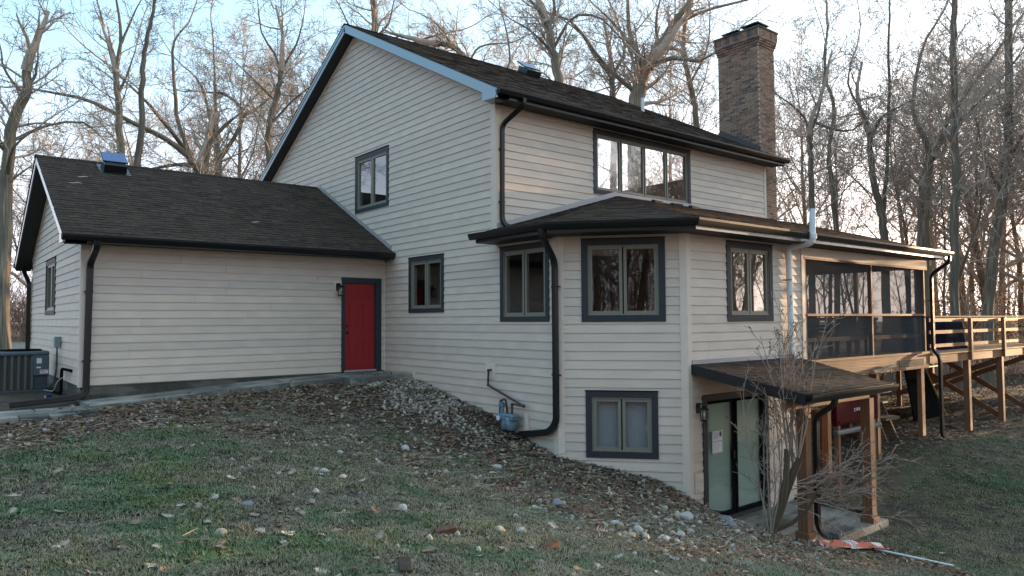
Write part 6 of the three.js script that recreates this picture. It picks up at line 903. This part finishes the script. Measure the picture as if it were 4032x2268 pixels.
{
  const R = rngOf(811), lit = [[], [], []], blocked = (x, z) => inHouse(x, z, 0.04) || onPatio(x, z) && R() < 0.93;
  const sow = (x0, x1, z0, z1, per, base, sc) => { const n = Math.round((x1 - x0) * (z1 - z0) * per); for (let i = 0; i < n; i++) { const x = rr(x0, x1, R), z = rr(z0, z1, R); if (!inView(x, z) || blocked(x, z) || (onWalk(x, z) && R() < 0.94)) continue; const l = litter(x, z), clump = fbm(x * 1.6, z * 1.6, 3, 815); if (R() > Math.max(l * (0.35 + 1.1 * clump), base * (0.2 + 1.8 * sstep(0.4, 0.7, clump)))) continue; const yy = onPatio(x, z) ? -2.39 : onWalk(x, z) ? -0.02 - 0.27 * sstep(-1.4, -7.2, x) : gh(x, z); lit[Math.floor(R() * 3)].push({ x, y: yy + R() * 0.03 * l, z, ry: R() * 6.28, rx: (R() - .5) * 1.1 * l, rz: (R() - .5) * 1.1 * l, s: (0.4 + 0.85 * R() * R() + 0.25 * R()) * sc, c: leafTone(R) }); } };
  sow(-12.5, 3.5, 1, 13, 300, 0.075, 0.8); sow(3, 14, 4, 14, 110, 0.05, 0.95); sow(10, 36, -16, 12, 42, 0.05, 1.25); sow(3.5, 22, 8, 18, 22, 0.25, 1.0);
  lit.forEach((l, i) => scatter(i ? 'leaf_litter_00' + i : 'leaf_litter', oakLeaf(820 + i, true), M.leafV, l, ['brown leaf litter of the bed along the house and the wood floor', 'curled leaf litter strewn through the bed along the house', 'paler leaf litter mixed into the bed along the house'][i], 'leaf litter')); console.log('litter', lit.map(l => l.length).join());
  // single oak leaves lying on the lawn
  const geos = [0, 1, 2, 3, 4].map(i => oakLeaf(830 + i, false)), mats = [[0.36, 0.30, 0.25], [0.28, 0.22, 0.17], [0.42, 0.36, 0.32], [0.25, 0.15, 0.085], [0.2, 0.145, 0.105]].map(c => std(c, { roughness: 0.85, side: THREE.DoubleSide })); let n = 0, guard = 0;
  while (n < 285 && guard++ < 9000) { const x = rr(-9.5, 4, R), z = rr(5.2, 12.6, R); if (!inView(x, z, 0) || litter(x, z) > 0.75 || blocked(x, z) || onPatio(x, z) || fbm(x * 1.1, z * 1.1, 3, 840) < 0.44 + 0.16 * R()) continue; const o = single('fallen_leaf', geos[Math.floor(R() * 5)], mats[Math.floor(Math.pow(R(), 1.3) * 5)], 'dry lobed oak leaf lying singly on the lawn', 'leaf', 'single oak leaves on the lawn'); o.position.set(x, gh(x, z) + rr(0.006, 0.026, R), z); o.rotation.set((R() - .5) * 0.9, R() * 6.28, (R() - .5) * 0.9); o.scale.setScalar(rr(0.75, 1.2, R)); n++; }
}
// stones
function stone(seed, detail = 1, flat = 0.65) { const g0 = new THREE.IcosahedronGeometry(1, detail), g = g0, p = g.attributes.position, v = V3(); for (let i = 0; i < p.count; i++) { v.fromBufferAttribute(p, i); const k = 0.72 + 0.5 * fbm(v.x * 1.3 + seed * 3, v.y * 1.3 + v.z * 1.1, 2, seed) + 0.22 * (fbm(v.x * 3 + 5, v.z * 3 + v.y * 2, 2, seed + 9) - .5); p.setXYZ(i, v.x * k, v.y * k * flat, v.z * k * 0.85); } g.computeVertexNormals(); return triUV(g); }
{
  const R = rngOf(850), geos = [0, 1, 2, 3].map(i => stone(860 + i, 2)), white = std([0.52, 0.49, 0.45], { roughness: 0.9, map: T.rough }), grey = std([0.26, 0.265, 0.28], { roughness: 0.9, map: T.rough }), tan = std([0.42, 0.36, 0.27], { roughness: 0.9, map: T.rough });
  const S = [[-4.24, 6.37, 0.07, white, 'small white stone high on the lawn left of the mulch'], [-4.92, 7.38, 0.085, white, 'white stone touching a smaller one on the mid lawn'], [-4.99, 7.3, 0.06, white, 'smaller white stone touching the white stone on the mid lawn'], [-4.84, 7.68, 0.065, white, 'white stone just right of the touching pair'], [-5.42, 8.25, 0.06, white, 'white stone below the touching pair'], [-6.29, 8.63, 0.08, grey, 'blue-grey angular stone on the left lawn'], [-4.87, 9.11, 0.08, white, 'bright white stone in the middle of the lawn'], [-2.94, 5.91, 0.1, white, 'flat white stone at the mulch edge below the gravel'], [-1.79, 6.73, 0.105, white, 'large white stone below the gas meter'], [-6.8, 9.51, 0.085, tan, 'round yellowish stone on the near lawn'], [-6.42, 9.89, 0.05, white, 'small white stone near the bottom edge'], [-3.1, 7.26, 0.07, tan, 'pale tan stone above the middle of the lawn'], [-4.06, 10.03, 0.075, white, 'white stone of the near pair at the bottom'], [-4.3, 10.0, 0.085, tan, 'tan stone of the near pair at the bottom'], [-2.01, 9.76, 0.1, white, 'tall white stone in the row on the lower slope'], [-2.14, 9.5, 0.08, white, 'upper white stone in the row on the lower slope'], [-2.38, 9.97, 0.09, tan, 'left stone in the row on the lower slope'], [-1.93, 10.1, 0.13, white, 'widest white stone in the row on the lower slope'], [-0.19, 9.02, 0.17, white, 'big pale stone at the mulch foot near the shrub'], [-2.35, 8.69, 0.1, grey, 'dark grey stone in the mulch on the slope'], [-7.92, 9.26, 0.05, white, 'square white chip at the lower left'], [-3.64, 9.45, 0.06, white, 'white stone between the near pair and the slope row'], [-1.4, 9.9, 0.09, white, 'white stone right of the slope row'], [-1.0, 9.75, 0.1, tan, 'tan stone at the right end of the slope row'], [0.55, 9.3, 0.16, grey, 'grey boulder left of the old shrub'], [0.9, 8.95, 0.15, grey, 'grey boulder below the bay corner'], [1.5, 8.75, 0.15, tan, 'tan boulder in front of the left basement door'], [1.75, 8.62, 0.13, grey, 'grey boulder at the patio corner']];
  S.forEach(([x, z, s, m, l], i) => { s *= 0.8; const o = single('stone', geos[i % 4], m, l, 'stone', 'loose stones on the lawn'); o.position.set(x, gh(x, z) + s * 0.08, z); o.rotation.set(R() * 0.6, R() * 6.28, R() * 0.6); o.scale.set(s, s, s); });
  const B = [[-1.6, 5.01, 0.4, 'loose red brick in the gravel above the gas meter'], [-5.84, 10.8, 1.1, 'dark brick at the bottom edge of the lawn'], [-4.14, 10.55, 0.2, 'reddish brick lower right of the near stone pair'], [-4.9, 9.95, -0.3, 'small orange brick piece on the near lawn']]; B.forEach(([x, z, r, l], i) => { const o = single('lawn_brick', rbox(-0.1, 0.1, -0.03, 0.03, -0.048, 0.048, 0.008), std(i === 1 ? [0.09, 0.06, 0.05] : [0.22, 0.10, 0.065], { roughness: 0.95, map: T.brick }), l, 'brick', 'bricks lying on the lawn'); o.position.set(x, gh(x, z) + 0.03, z); o.rotation.set(0.1, r, 0.12); });
  // crushed limestone
  const gl = [[], []]; const put = (x0, x1, z0, z1, per, fn, sz) => { const n = Math.round((x1 - x0) * (z1 - z0) * per); for (let i = 0; i < n; i++) { const x = rr(x0, x1, R), z = rr(z0, z1, R); if (inHouse(x, z, 0.02) || onWalk(x, z) || onPatio(x, z) || R() > fn(x, z)) continue; const k = rr(0.55, 1.1, R), s = sz * Math.pow(R(), 1.6) + 0.012; gl[R() < .5 ? 0 : 1].push({ x, y: gh(x, z) + s * 0.25 + R() * 0.012, z, rx: R() * 3, ry: R() * 6.28, rz: R() * 3, s, c: R() < 0.4 ? [0.18 * k, 0.145 * k, 0.115 * k] : [0.42 * k, 0.36 * k, 0.295 * k] }); } };
  put(-2.6, 0, 1.4, 5.0, 420, (x, z) => sstep(0.42, 0.66, fbm(x * 1.2, z * 1.2, 3, 870)) * sstep(-2.5, -1.7, x - 0.15 * z), 0.04); put(-1.2, 2.0, 5, 10, 110, (x, z) => 0.08 + 0.6 * sstep(0.5, 0.68, fbm(x * 1.1, z * 1.1, 3, 871)), 0.035); put(-6, 3, 4, 11, 14, () => 0.5, 0.03); put(-3, 0.5, 8.6, 10.6, 60, (x, z) => sstep(0.5, 0.7, fbm(x * 1.4, z * 1.4, 3, 873)), 0.05);
  gl.forEach((l, i) => scatter(i ? 'crushed_stone_001' : 'crushed_stone', stone(880 + i, 0, 0.75), std([1, 1, 1], { roughness: 0.92 }), l, i ? 'darker crushed stone worked into the bed' : 'pale crushed limestone spilling from the stoop down the bed', 'gravel'));
  // dry stalks and sticks in the bed
  const sk = []; for (let i = 0; i < 2600; i++) { const x = rr(-11, 2, R), z = rr(1.2, 10.5, R); if (R() > litter(x, z) + 0.03 || inHouse(x, z, 0.05) || onWalk(x, z)) continue; const k = rr(0.7, 1.2, R); sk.push({ x, y: gh(x, z) + 0.02 + 0.03 * R(), z, ry: R() * 6.28, rz: (R() - .5) * 0.4, s: [rr(0.08, 0.4, R), 1, 1], c: R() < 0.5 ? [0.34 * k, 0.29 * k, 0.23 * k] : [0.16 * k, 0.12 * k, 0.09 * k] }); }
  const sg = sweepTube([V3(-0.5, 0, 0), V3(-0.15, 0.012, 0.02), V3(0.2, 0.004, -0.015), V3(0.5, 0.016, 0.01)], [0.003, 0.0045, 0.004, 0.002], 5, false); scatter('dry_stalks', sg, std([1, 1, 1], { roughness: 0.9 }), sk, 'dry stalks and twigs in the bed', 'stalks');
}
{ const seen = new Set(); let t = 0, tt = 0; scene.traverse(o => { if (!o.isMesh) return; const n = (o.geometry.index ? o.geometry.index.count : o.geometry.attributes.position.count) / 3; if (!o.isInstancedMesh) tt += n; if (!seen.has(o.geometry)) { seen.add(o.geometry); t += n; } }); console.log('triangles', t, 'with copies', tt); }
console.log('done');
renderer.render(scene, camera);
